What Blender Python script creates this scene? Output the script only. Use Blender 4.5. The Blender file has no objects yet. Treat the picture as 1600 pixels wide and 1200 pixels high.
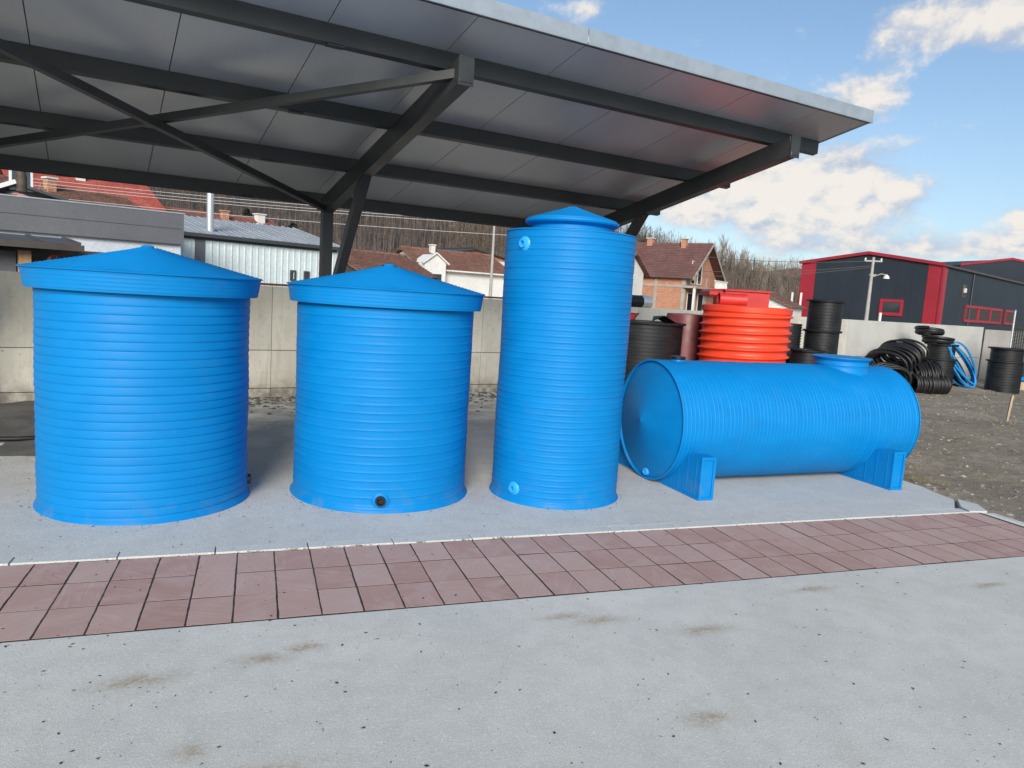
import bpy, math, random
import numpy as np
from mathutils import Vector, Matrix, noise as mn
random.seed(7); rng = np.random.default_rng(7)
R_ = math.radians
sc = bpy.context.scene
col = sc.collection

# ------------------------------------------------------------------ camera
cam_d = bpy.data.cameras.new('camera'); cam = bpy.data.objects.new('camera', cam_d); col.objects.link(cam)
yaw, pit, rol = .3413, .1228, .063
f = Vector((math.sin(yaw)*math.cos(pit), math.cos(yaw)*math.cos(pit), -math.sin(pit)))
r = Vector((math.cos(yaw), -math.sin(yaw), 0)); u = r.cross(f)
r2 = r*math.cos(rol)+u*math.sin(rol); u2 = -r*math.sin(rol)+u*math.cos(rol)
m = Matrix((r2, u2, -f)).transposed().to_4x4(); m.translation = (0, 0, 1.6)
cam.matrix_world = m
cam_d.sensor_width = 36; cam_d.lens = 1139.4/1600*36; cam_d.clip_end = 3000; cam_d.clip_start = .05
sc.camera = cam

# ------------------------------------------------------------------ light
SUN_EL, SUN_AZ = R_(23), R_(202)       # azimuth clockwise from +Y: behind the camera, to the left
w = bpy.data.worlds.new('World'); sc.world = w; w.use_nodes = True
nt = w.node_tree; nt.nodes.clear()
def N(nt, t, **k):
    n = nt.nodes.new(t)
    for a, b in k.items():
        if a == 'inp':
            for i, v in b.items(): n.inputs[i].default_value = v
        else: setattr(n, a, b)
    return n
def L(nt, a, b): nt.links.new(a, b)
def MATH(nt, op, a, b=None, c=None, clamp=False):
    n = nt.nodes.new('ShaderNodeMath'); n.operation = op; n.use_clamp = clamp
    for i, v in enumerate((a, b, c)):
        if v is None: continue
        if isinstance(v, (int, float)): n.inputs[i].default_value = v
        else: nt.links.new(v, n.inputs[i])
    return n.outputs[0]
def MIX(nt, fac, a, b, mode='MIX'):
    n = nt.nodes.new('ShaderNodeMix'); n.data_type = 'RGBA'; n.blend_type = mode; n.clamp_factor = True
    for i, v in ((0, fac), (6, a), (7, b)):
        if isinstance(v, (int, float)): n.inputs[i].default_value = v
        elif isinstance(v, (tuple, list)): n.inputs[i].default_value = (*v[:3], 1)
        else: nt.links.new(v, n.inputs[i])
    return n.outputs[2]
def RAMP(nt, fac, lo, hi, a=0., b=1., smooth=True):
    n = nt.nodes.new('ShaderNodeMapRange'); n.interpolation_type = 'SMOOTHSTEP' if smooth else 'LINEAR'; n.clamp = True
    nt.links.new(fac, n.inputs[0])
    for i, v in ((1, lo), (2, hi), (3, a), (4, b)): n.inputs[i].default_value = v
    return n.outputs[0]
def NOISE(nt, vec, scale, detail=4, rough=.55, dist=0., out=0, d='3D'):
    n = nt.nodes.new('ShaderNodeTexNoise'); n.noise_dimensions = d
    nt.links.new(vec, n.inputs['Vector']); n.inputs['Scale'].default_value = scale; n.inputs['Detail'].default_value = detail
    n.inputs['Roughness'].default_value = rough; n.inputs['Distortion'].default_value = dist
    return n.outputs[out]
def MAPV(nt, vec, scale=(1, 1, 1), loc=(0, 0, 0), rot=(0, 0, 0)):
    n = nt.nodes.new('ShaderNodeMapping'); nt.links.new(vec, n.inputs[0]); n.inputs['Scale'].default_value = scale
    n.inputs['Location'].default_value = loc; n.inputs['Rotation'].default_value = rot
    return n.outputs[0]

sky = N(nt, 'ShaderNodeTexSky', sky_type='NISHITA', sun_disc=False, sun_elevation=SUN_EL, sun_rotation=SUN_AZ, altitude=200, air_density=1.0, dust_density=.6, ozone_density=1.6)
tc = N(nt, 'ShaderNodeTexCoord'); sep = N(nt, 'ShaderNodeSeparateXYZ'); L(nt, tc.outputs['Generated'], sep.inputs[0])
X, Y, Z = sep.outputs
azi = MATH(nt, 'ARCTAN2', X, Y); ele = MATH(nt, 'ARCSINE', Z)
cmb = N(nt, 'ShaderNodeCombineXYZ'); L(nt, azi, cmb.inputs[0]); L(nt, MATH(nt, 'MULTIPLY', ele, 1.5), cmb.inputs[1])
V_ = cmb.outputs[0]
big = NOISE(nt, V_, 5.2, 10, .6, .2); puff = NOISE(nt, V_, 19., 9, .62, .2)
# scattered cumulus everywhere, denser towards the horizon; five larger banks of cloud where they stand
dens = MATH(nt, 'ADD', MATH(nt, 'MULTIPLY', big, .75), MATH(nt, 'MULTIPLY', puff, .25))
bank = None
for (a, e, wa, we, amp) in [
        (37, 8.6, 5.5, 2.3, .20), (43, 10.2, 2.8, 1.9, .22), (40.5, 7.4, 5.5, 2.3, .24), (47.6, 8.8, 2.8, 2.0, .12), (31.2, 6.9, 2.6, 1.3, .18),
        (50, 4.8, 5.5, 1.0, .15), (53.5, 6.8, 2.6, 1.7, .17), (43.6, 14.8, 2.3, 1.8, .25), (46.5, 18.4, 4.8, 2.0, .30), (53, 19.5, 4.5, 2.6, .26), (24, 20.4, 3.5, 1.2, .10), (42, 4.6, 5, .8, .12), (52.5, 11., 2.5, 2., .05)]:
    da = MATH(nt, 'DIVIDE', MATH(nt, 'SUBTRACT', azi, R_(a)), R_(wa)); de = MATH(nt, 'DIVIDE', MATH(nt, 'SUBTRACT', ele, R_(e)), R_(we))
    q = MATH(nt, 'ADD', MATH(nt, 'MULTIPLY', da, da), MATH(nt, 'MULTIPLY', de, de))
    g_ = MATH(nt, 'MULTIPLY', MATH(nt, 'EXPONENT', MATH(nt, 'MULTIPLY', q, -1.)), amp)
    bank = g_ if bank is None else MATH(nt, 'ADD', bank, g_)
dens = MATH(nt, 'ADD', dens, bank)
cov = RAMP(nt, dens, .56, .70)
# lit tops / grey undersides: compare with the density a little higher up
V2 = MAPV(nt, V_, loc=(-.008, .022, 0)); big2 = NOISE(nt, V2, 5.2, 10, .6, .2); puff2 = NOISE(nt, V2, 19., 9, .62, .2)
dens2 = MATH(nt, 'ADD', MATH(nt, 'MULTIPLY', big2, .75), MATH(nt, 'MULTIPLY', puff2, .25))
dif = MATH(nt, 'SUBTRACT', MATH(nt, 'SUBTRACT', dens, bank), dens2)
lit = RAMP(nt, MATH(nt, 'ADD', dif, MATH(nt, 'MULTIPLY', MATH(nt, 'SUBTRACT', dens, .68), .55)), -.085, .085)
ccol = MIX(nt, lit, (2.9, 3.35, 4.15), (5.5, 5.15, 4.7))
skyc = MIX(nt, 1.0, sky.outputs[0], (.80, .86, .88), 'MULTIPLY')
hz = RAMP(nt, ele, -.02, .34, .50, 0.08)
skyc = MIX(nt, hz, skyc, (2.8, 3.5, 4.6))
fin = MIX(nt, MATH(nt, 'MULTIPLY', cov, .93), skyc, ccol)
bg = N(nt, 'ShaderNodeBackground'); bg.inputs[1].default_value = .10
L(nt, fin, bg.inputs[0]); out = N(nt, 'ShaderNodeOutputWorld'); L(nt, bg.outputs[0], out.inputs[0])

sd = bpy.data.lights.new('sun', 'SUN'); sun = bpy.data.objects.new('sun', sd); col.objects.link(sun)
sd.energy = 2.6; sd.angle = R_(24); sd.color = (1, .93, .83)
sun.rotation_euler = (math.pi/2-SUN_EL, 0, math.pi-SUN_AZ)
sc.view_settings.view_transform = 'Standard'; sc.view_settings.look = 'None'; sc.view_settings.exposure = 0.75; sc.view_settings.gamma = 1
sc.view_settings.use_curve_mapping = False

# ------------------------------------------------------------------ materials
def mat(name, base, rough=.6, metal=0., spec=.5, fn=None, coat=0.):
    m = bpy.data.materials.new(name); m.use_nodes = True; t = m.node_tree; b = t.nodes['Principled BSDF']
    b.inputs['Base Color'].default_value = (*base, 1); b.inputs['Roughness'].default_value = rough; b.inputs['Metallic'].default_value = metal
    b.inputs['Specular IOR Level'].default_value = spec; b.inputs['Coat Weight'].default_value = coat
    if fn:
        tc = t.nodes.new('ShaderNodeTexCoord'); fn(t, b, tc.outputs['Object'])
    return m
def bump(t, b, h, strength=.3, dist=.01):
    n = t.nodes.new('ShaderNodeBump'); n.inputs['Strength'].default_value = strength; n.inputs['Distance'].default_value = dist
    t.links.new(h, n.inputs['Height']); t.links.new(n.outputs[0], b.inputs['Normal'])
def mottled(c1, c2, scale=3., fine=60., bstr=.3, bdist=.004, rr=None, stretch=(1, 1, 1), contrast=(.35, .65), speck=None):
    def fn(t, b, v):
        v = MAPV(t, v, stretch)
        n1 = NOISE(t, v, scale, 5, .6); n2 = NOISE(t, v, fine, 3, .6)
        c = MIX(t, RAMP(t, n1, *contrast), c1, c2)
        c = MIX(t, RAMP(t, n2, .35, .7, 0, .35), c, tuple(x*.62 for x in c1))
        if speck: c = MIX(t, RAMP(t, NOISE(t, v, speck[0], 2, .5), speck[1], speck[1]+.04), c, speck[2])
        L(t, c, b.inputs['Base Color'])
        if rr: L(t, RAMP(t, n1, .3, .7, *rr), b.inputs['Roughness'])
        bump(t, b, n2, bstr, bdist)
    return fn
def plastic_fn(c1, c2, bs=.15, dirt=0.0, dirtc=(.16, .20, .24), rg=(.40, .56)):
    def fn(t, b, v):
        n1 = NOISE(t, MAPV(t, v, (1, 1, 3)), 2.2, 5, .6); n2 = NOISE(t, MAPV(t, v, (1, 1, 5)), 26, 3, .6)
        c = MIX(t, RAMP(t, n1, .3, .7), c1, c2)
        if dirt:
            s = NOISE(t, v, 5, 6, .7, .5); sp = t.nodes.new('ShaderNodeSeparateXYZ'); t.links.new(v, sp.inputs[0])
            low = RAMP(t, sp.outputs[2], 0.0, .22, 1, .12)
            c = MIX(t, MATH(t, 'MULTIPLY', MATH(t, 'MULTIPLY', RAMP(t, s, .5, .78), low), dirt), c, dirtc)
        L(t, c, b.inputs['Base Color'])
        L(t, RAMP(t, n1, .3, .7, *rg), b.inputs['Roughness'])
        bump(t, b, MATH(t, 'ADD', n1, MATH(t, 'MULTIPLY', n2, .25)), bs, .012)
    return fn
BLUE = mat('blue_plastic', (0, .22, .72), .45, spec=.22, fn=plastic_fn((.0, .188, .505), (.0, .208, .545), .16, .45, rg=(.46, .60)))
BLUE_L = mat('light_blue_plastic', (.03, .40, .85), .35, fn=plastic_fn((.02, .34, .82), (.04, .40, .86), .1))
ORANGE = mat('orange_red_plastic', (.75, .055, .02), .42, fn=plastic_fn((.72, .05, .018), (.80, .07, .025), .15, .3, (.25, .1, .06)))
RED_P = mat('red_plastic', (.5, .025, .02), .42, fn=plastic_fn((.46, .022, .02), (.56, .03, .025), .15, .2))
MAROON = mat('maroon_plastic', (.16, .035, .04), .35, fn=plastic_fn((.12, .03, .035), (.2, .04, .045), .15))
BLACK_P = mat('black_plastic', (.01, .01, .012), .38, spec=.4, fn=plastic_fn((.008, .009, .011), (.014, .015, .017), .2, .3, (.10, .09, .08)))
HOSE = mat('black_hose', (.014, .014, .015), .42, fn=plastic_fn((.008, .008, .008), (.014, .014, .014), .2, .3, (.09, .08, .07)))
HOLLOW_SHADE = mat('hollow_shade', (.012, .011, .010), .8)  # near-black colour that paints the shade inside hollows

STAINS = [(0.05, 3.08, .09, .045), (-.41, 3.0, .13, .05), (-.18, 2.49, .06, .04), (1.50, 3.20, .12, .035), (1.66, 3.13, .12, .04), (3.1, 3.25, .14, .03), (4.29, 3.08, .12, .03), (1.71, 2.25, .10, .045), (2.13, 2.92, .14, .04), (.24, 3.15, .07, .04), (.9, 2.05, .12, .05), (.0, 2.3, .18, .07)]
def concrete_fn(c1, c2, stains=False, pits=True, worn=0.):
    def fn(t, b, v):
        big = NOISE(t, v, .9, 5, .6, .3); med = NOISE(t, v, 7, 6, .65); fine = NOISE(t, v, 170, 3, .75); gr = NOISE(t, v, 62, 3, .6)
        c = MIX(t, RAMP(t, big, .3, .7), c1, c2)
        c = MIX(t, RAMP(t, med, .38, .68, 0, .30), c, tuple(x*.76 for x in c1))
        c = MIX(t, RAMP(t, fine, .44, .68, 0, .50), c, tuple(x*.46 for x in c1))
        c = MIX(t, RAMP(t, gr, .55, .68, 0, .45), c, (.80, .79, .75))
        if pits: c = MIX(t, RAMP(t, NOISE(t, v, 34, 2, .5), .715, .745, 0, .6), c, (.16, .155, .14))
        if stains:
            sp = t.nodes.new('ShaderNodeSeparateXYZ'); t.links.new(v, sp.inputs[0]); acc = None
            wx = MATH(t, 'MULTIPLY', MATH(t, 'SUBTRACT', NOISE(t, v, 9, 4, .6), .5), .22)
            for (sx, sy, wx_, wy_) in STAINS:
                dx = MATH(t, 'DIVIDE', MATH(t, 'ADD', MATH(t, 'SUBTRACT', sp.outputs[0], sx), wx), wx_)
                dy = MATH(t, 'DIVIDE', MATH(t, 'ADD', MATH(t, 'SUBTRACT', sp.outputs[1], sy), MATH(t, 'MULTIPLY', wx, .5)), wy_)
                e = MATH(t, 'EXPONENT', MATH(t, 'MULTIPLY', MATH(t, 'ADD', MATH(t, 'MULTIPLY', dx, dx), MATH(t, 'MULTIPLY', dy, dy)), -1.))
                acc = e if acc is None else MATH(t, 'MAXIMUM', acc, e)
            acc = MATH(t, 'MULTIPLY', acc, RAMP(t, NOISE(t, v, 45, 4, .7), .3, .62, .25, 1.))
            c = MIX(t, MATH(t, 'MULTIPLY', acc, .78), c, (.33, .23, .12))
            c = MIX(t, RAMP(t, NOISE(t, v, 1.7, 4, .6), .58, .72, 0, .22), c, (.52, .45, .34))
        L(t, c, b.inputs['Base Color'])
        h = MATH(t, 'ADD', MATH(t, 'MULTIPLY', fine, .6), MATH(t, 'MULTIPLY', gr, .5))
        bump(t, b, h, .55, .004)
    return fn
APRON = mat('apron_concrete', (.4, .42, .42), .85, fn=concrete_fn((.60, .595, .545), (.70, .685, .625), True))
def slab_fn(t, b, v):
    concrete_fn((.56, .56, .53), (.63, .625, .585))(t, b, v)
    src = b.inputs['Base Color'].links[0].from_socket; sp = t.nodes.new('ShaderNodeSeparateXYZ'); t.links.new(v, sp.inputs[0])
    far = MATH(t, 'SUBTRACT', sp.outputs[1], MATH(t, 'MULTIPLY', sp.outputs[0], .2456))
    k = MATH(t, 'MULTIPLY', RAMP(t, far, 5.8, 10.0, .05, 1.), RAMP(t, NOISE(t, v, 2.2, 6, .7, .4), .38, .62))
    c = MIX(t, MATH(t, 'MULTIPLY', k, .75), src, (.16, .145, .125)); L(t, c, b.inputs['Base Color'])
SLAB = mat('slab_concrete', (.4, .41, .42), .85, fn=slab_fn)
KERB = mat('kerb_concrete', (.5, .5, .5), .85, fn=concrete_fn((.56, .57, .54), (.64, .64, .61)))
def wall_fn(t, b, v):
    n1 = NOISE(t, v, 1.2, 5, .6, .4); n2 = NOISE(t, MAPV(t, v, (9, 9, .8)), 1.2, 5, .7); n3 = NOISE(t, v, 70, 3, .6); n4 = NOISE(t, v, 8, 5, .65)
    c = MIX(t, RAMP(t, n1, .3, .7), (.46, .44, .375), (.58, .565, .50))
    c = MIX(t, RAMP(t, n2, .48, .72, 0, .40), c, (.31, .29, .24))
    c = MIX(t, RAMP(t, n4, .52, .7, 0, .35), c, (.33, .31, .255))
    sp = t.nodes.new('ShaderNodeSeparateXYZ'); t.links.new(v, sp.inputs[0])
    c = MIX(t, MATH(t, 'MULTIPLY', RAMP(t, sp.outputs[2], 0, .35, 1, 0), RAMP(t, n4, .35, .6, .2, .8)), c, (.15, .13, .10))
    c = MIX(t, RAMP(t, NOISE(t, v, 26, 2, .5), .69, .73, 0, .6), c, (.12, .11, .09))
    oi = t.nodes.new('ShaderNodeObjectInfo'); hs = t.nodes.new('ShaderNodeHueSaturation'); t.links.new(c, hs.inputs['Color'])
    t.links.new(RAMP(t, oi.outputs['Random'], 0, 1, .86, 1.1, False), hs.inputs['Value']); L(t, hs.outputs[0], b.inputs['Base Color'])
    bump(t, b, MATH(t, 'ADD', n3, n4), .5, .006)
WALLC = mat('yard_wall_concrete', (.35, .34, .30), .9, fn=wall_fn)
def wall2_fn(t, b, v):
    wall_fn(t, b, v)
WALLP = mat('pale_yard_wall_concrete', (.5, .5, .47), .9, fn=mottled((.50, .50, .47), (.42, .42, .39), 1.5, 60, .4, .005, contrast=(.4, .7)))
def paver_fn(t, b, v):
    oi = t.nodes.new('ShaderNodeObjectInfo'); rnd = oi.outputs['Random']
    cv = t.nodes.new('ShaderNodeCombineXYZ'); t.links.new(MATH(t, 'MULTIPLY', rnd, 91.), cv.inputs[0]); t.links.new(MATH(t, 'MULTIPLY', rnd, 37.), cv.inputs[1])
    ad = t.nodes.new('ShaderNodeVectorMath'); ad.operation = 'ADD'; t.links.new(v, ad.inputs[0]); t.links.new(cv.outputs[0], ad.inputs[1]); v2 = ad.outputs[0]
    n1 = NOISE(t, v2, 5, 5, .6, .5); n2 = NOISE(t, v2, 160, 3, .7)
    # trowel sweep: fine arcs whose direction differs from paver to paver
    rt = t.nodes.new('ShaderNodeVectorRotate'); t.links.new(v2, rt.inputs[0]); t.links.new(MATH(t, 'MULTIPLY', rnd, 6.), rt.inputs['Angle'])
    sw = NOISE(t, MAPV(t, rt.outputs[0], (4, 60, 1)), 1., 3, .6, .6)
    c = MIX(t, RAMP(t, rnd, 0, 1, 0, 1, False), (.41, .245, .205), (.50, .345, .30))
    c = MIX(t, RAMP(t, n1, .4, .75, 0, .6), c, (.52, .39, .36))
    c = MIX(t, RAMP(t, sw, .5, .7, 0, .28), c, (.60, .47, .44))
    c = MIX(t, RAMP(t, n2, .45, .7, 0, .35), c, (.27, .15, .14))
    L(t, c, b.inputs['Base Color']); bump(t, b, MATH(t, 'ADD', n2, sw), .4, .003)
PAVER = mat('red_paver', (.36, .2, .18), .85, fn=paver_fn)
JOINT = mat('joint_dirt', (.05, .045, .04), .95, fn=mottled((.06, .052, .042), (.035, .03, .026), 20, 200, .6, .005))
def dirt_fn(t, b, v):
    n1 = NOISE(t, v, .8, 6, .65, .4); n2 = NOISE(t, v, 9, 6, .7); n3 = NOISE(t, v, 45, 4, .7)
    c = MIX(t, RAMP(t, n1, .35, .65), (.21, .175, .125), (.31, .265, .20))
    c = MIX(t, RAMP(t, n2, .45, .7, 0, .65), c, (.12, .09, .06))
    c = MIX(t, RAMP(t, n3, .5, .72, 0, .75), c, (.38, .35, .30))
    c = MIX(t, RAMP(t, NOISE(t, v, 1.6, 5, .7), .56, .72, 0, .55), c, (.17, .155, .07))
    L(t, c, b.inputs['Base Color']); bump(t, b, MATH(t, 'ADD', n2, MATH(t, 'MULTIPLY', n3, .5)), .9, .03)
DIRT = mat('gravelly_dirt', (.15, .13, .11), .95, fn=dirt_fn)
DARKD = mat('dark_earth', (.09, .085, .08), .95, fn=mottled((.085, .082, .08), (.13, .125, .12), 3, 60, .8, .01))
STONE_L = mat('pale_gravel', (.42, .40, .36), .9, fn=mottled((.42, .40, .36), (.34, .32, .28), 9, 80))
STONE_D = mat('grey_gravel', (.27, .245, .205), .9, fn=mottled((.30, .25, .19), (.19, .155, .115), 9, 80))
LITTER = mat('dark_litter', (.035, .028, .022), .9)
GRASSM = mat('dry_grass', (.2, .17, .08), .9)
STEEL = mat('anthracite_steel', (.050, .053, .055), .42, .0, .5, fn=mottled((.030, .032, .033), (.040, .042, .043), 2, 90, .08, .002, rr=(.36, .5)))
def ceil_fn(t, b, v):
    n = NOISE(t, MAPV(t, v, (1.2, .5, 1)), 1.3, 4, .55, .3)
    L(t, MIX(t, RAMP(t, n, .3, .7), (.52, .53, .535), (.58, .59, .595)), b.inputs['Base Color'])
    L(t, RAMP(t, n, .3, .7, .30, .42), b.inputs['Roughness'])
CEIL = mat('painted_ceiling_sheet', (.33, .345, .36), .3, .30, fn=ceil_fn)
FASCIA = mat('pale_metal_flashing', (.5, .55, .6), .38, .35, fn=mottled((.36, .41, .45), (.39, .44, .48), 1.5, 6, .0, .002))
WHITE = mat('white_render', (.72, .71, .68), .85, fn=mottled((.74, .73, .70), (.66, .65, .61), .7, 12, .2, .01))
PALEB = mat('pale_blue_render', (.5, .55, .62), .8, fn=mottled((.50, .55, .62), (.56, .60, .66), .5, 12, .15, .01))
WHITEM = mat('white_sheet_metal', (.68, .76, .76), .45, .1, fn=mottled((.68, .76, .77), (.62, .70, .71), .6, 12, .08, .01))
GREYF = mat('grey_cladding', (.11, .115, .13), .55, fn=mottled((.105, .11, .125), (.125, .13, .145), .5, 14, .1, .01))
NAVY = mat('navy_cladding', (.02, .03, .04), .55, spec=.35, fn=mottled((.019, .026, .036), (.024, .032, .043), .3, 6, .1, .01))
REDM = mat('red_trim_metal', (.38, .02, .035), .45, fn=mottled((.29, .014, .026), (.35, .019, .036), .4, 8, .08, .01))
GLASS = mat('dark_window_glass', (.03, .035, .04), .08, spec=.9)
BROWNM = mat('dark_brown_sheet', (.06, .05, .045), .55, fn=mottled((.06, .05, .045), (.09, .075, .065), 2, 30, .2, .01))
LGREYM = mat('light_grey_roof_sheet', (.38, .41, .44), .45, .3, fn=mottled((.36, .39, .42), (.44, .47, .5), 1, 20, .1, .01))
DGREYM = mat('dark_gutter_metal', (.045, .05, .055), .5)
GALV = mat('galvanised_steel', (.62, .63, .64), .35, .6, fn=mottled((.6, .61, .62), (.7, .71, .72), 3, 30, .08, .002))
RUST = mat('rusty_steel', (.22, .085, .05), .85, fn=mottled((.25, .10, .06), (.15, .06, .04), 8, 60, .5, .004))
POLEC = mat('pole_concrete', (.42, .41, .38), .9, fn=mottled((.42, .41, .38), (.34, .33, .31), 2, 30, .3, .01))
WOOD = mat('raw_timber', (.46, .36, .24), .8, fn=mottled((.48, .38, .26), (.36, .27, .17), 4, 40, .3, .003, stretch=(6, 6, 1)))
WIREM = mat('pale_wire', (.5, .5, .5), .6); WIRED = mat('dark_wire', (.03, .03, .03), .6)
def tile_fn(c1, c2, c3, sc_=4.):
    def fn(t, b, v):
        n1 = NOISE(t, v, .7, 5, .6); n2 = NOISE(t, v, sc_, 3, .6); n3 = NOISE(t, MAPV(t, v, (9, 9, 9)), 1, 1, .5)
        c = MIX(t, RAMP(t, n1, .35, .65), c1, c2); c = MIX(t, RAMP(t, n2, .5, .62, 0, .7), c, c3)
        c = MIX(t, RAMP(t, n3, .45, .6, 0, .35), c, tuple(x*.5 for x in c1))
        L(t, c, b.inputs['Base Color']); bump(t, b, n3, .4, .03)
    return fn
TILE_R = mat('red_roof_tiles', (.42, .10, .07), .7, fn=tile_fn((.43, .10, .075), (.50, .15, .115), (.36, .075, .06)))
TILE_B = mat('brown_roof_tiles', (.2, .1, .07), .8, fn=tile_fn((.21, .10, .07), (.27, .145, .11), (.12, .07, .055)))
TILE_O = mat('weathered_roof_tiles', (.25, .12, .09), .8, fn=tile_fn((.33, .13, .095), (.24, .115, .09), (.16, .085, .07)))
TILE_P = mat('plum_roof_tiles', (.17, .08, .07), .8, fn=tile_fn((.175, .08, .068), (.22, .115, .10), (.12, .06, .055)))
def brick_fn(t, b, v):
    geo = t.nodes.new('ShaderNodeNewGeometry'); sp = t.nodes.new('ShaderNodeSeparateXYZ'); t.links.new(v, sp.inputs[0])
    cv = t.nodes.new('ShaderNodeCombineXYZ'); t.links.new(MATH(t, 'ADD', sp.outputs[0], sp.outputs[1]), cv.inputs[0]); t.links.new(sp.outputs[2], cv.inputs[1])
    br = t.nodes.new('ShaderNodeTexBrick'); t.links.new(cv.outputs[0], br.inputs[0]); br.inputs['Scale'].default_value = 1.
    br.inputs['Brick Width'].default_value = .3; br.inputs['Row Height'].default_value = .22; br.inputs['Mortar Size'].default_value = .018
    br.inputs['Color1'].default_value = (.42, .16, .08, 1); br.inputs['Color2'].default_value = (.50, .22, .12, 1); br.inputs['Mortar'].default_value = (.40, .33, .27, 1)
    n = NOISE(t, v, 2, 4, .6)
    L(t, MIX(t, RAMP(t, n, .4, .7, 0, .4), br.outputs[0], (.30, .14, .09)), b.inputs['Base Color']); bump(t, b, br.outputs[1], -.4, .02)
BRICK = mat('hollow_brick', (.42, .18, .1), .9, fn=brick_fn)
FRAMEC = mat('concrete_frame', (.42, .38, .33), .9, fn=mottled((.42, .38, .33), (.34, .31, .27), 2, 30, .3, .01))
def hill_fn(t, b, v):
    n1 = NOISE(t, MAPV(t, v, (1, 1, 1)), .02, 6, .6); n2 = NOISE(t, MAPV(t, v, (1, 1, .25)), .5, 6, .75); n3 = NOISE(t, MAPV(t, v, (1, 1, .12)), 2.2, 4, .7)
    c = MIX(t, RAMP(t, n1, .4, .6), (.095, .078, .068), (.12, .098, .083))
    c = MIX(t, RAMP(t, n2, .45, .65, 0, .75), c, (.042, .036, .034))
    c = MIX(t, RAMP(t, n3, .5, .7, 0, .6), c, (.15, .125, .105))
    L(t, c, b.inputs['Base Color']); bump(t, b, MATH(t, 'ADD', n2, n3), 1., 1.5)
HILL = mat('wooded_hillside', (.08, .07, .06), .95, fn=hill_fn)
HILL2 = mat('russet_hillside', (.2, .13, .09), .95, fn=mottled((.20, .125, .085), (.15, .115, .08), .03, .5, .8, 1., stretch=(1, 1, .6)))
BARK = mat('bare_bark', (.075, .062, .054), .9); BARK_L = mat('pale_bark', (.21, .17, .135), .9)
NEEDLE = mat('conifer_needles', (.018, .035, .018), .9, fn=mottled((.014, .030, .016), (.03, .05, .024), 2, 12, .2, .02))

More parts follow.
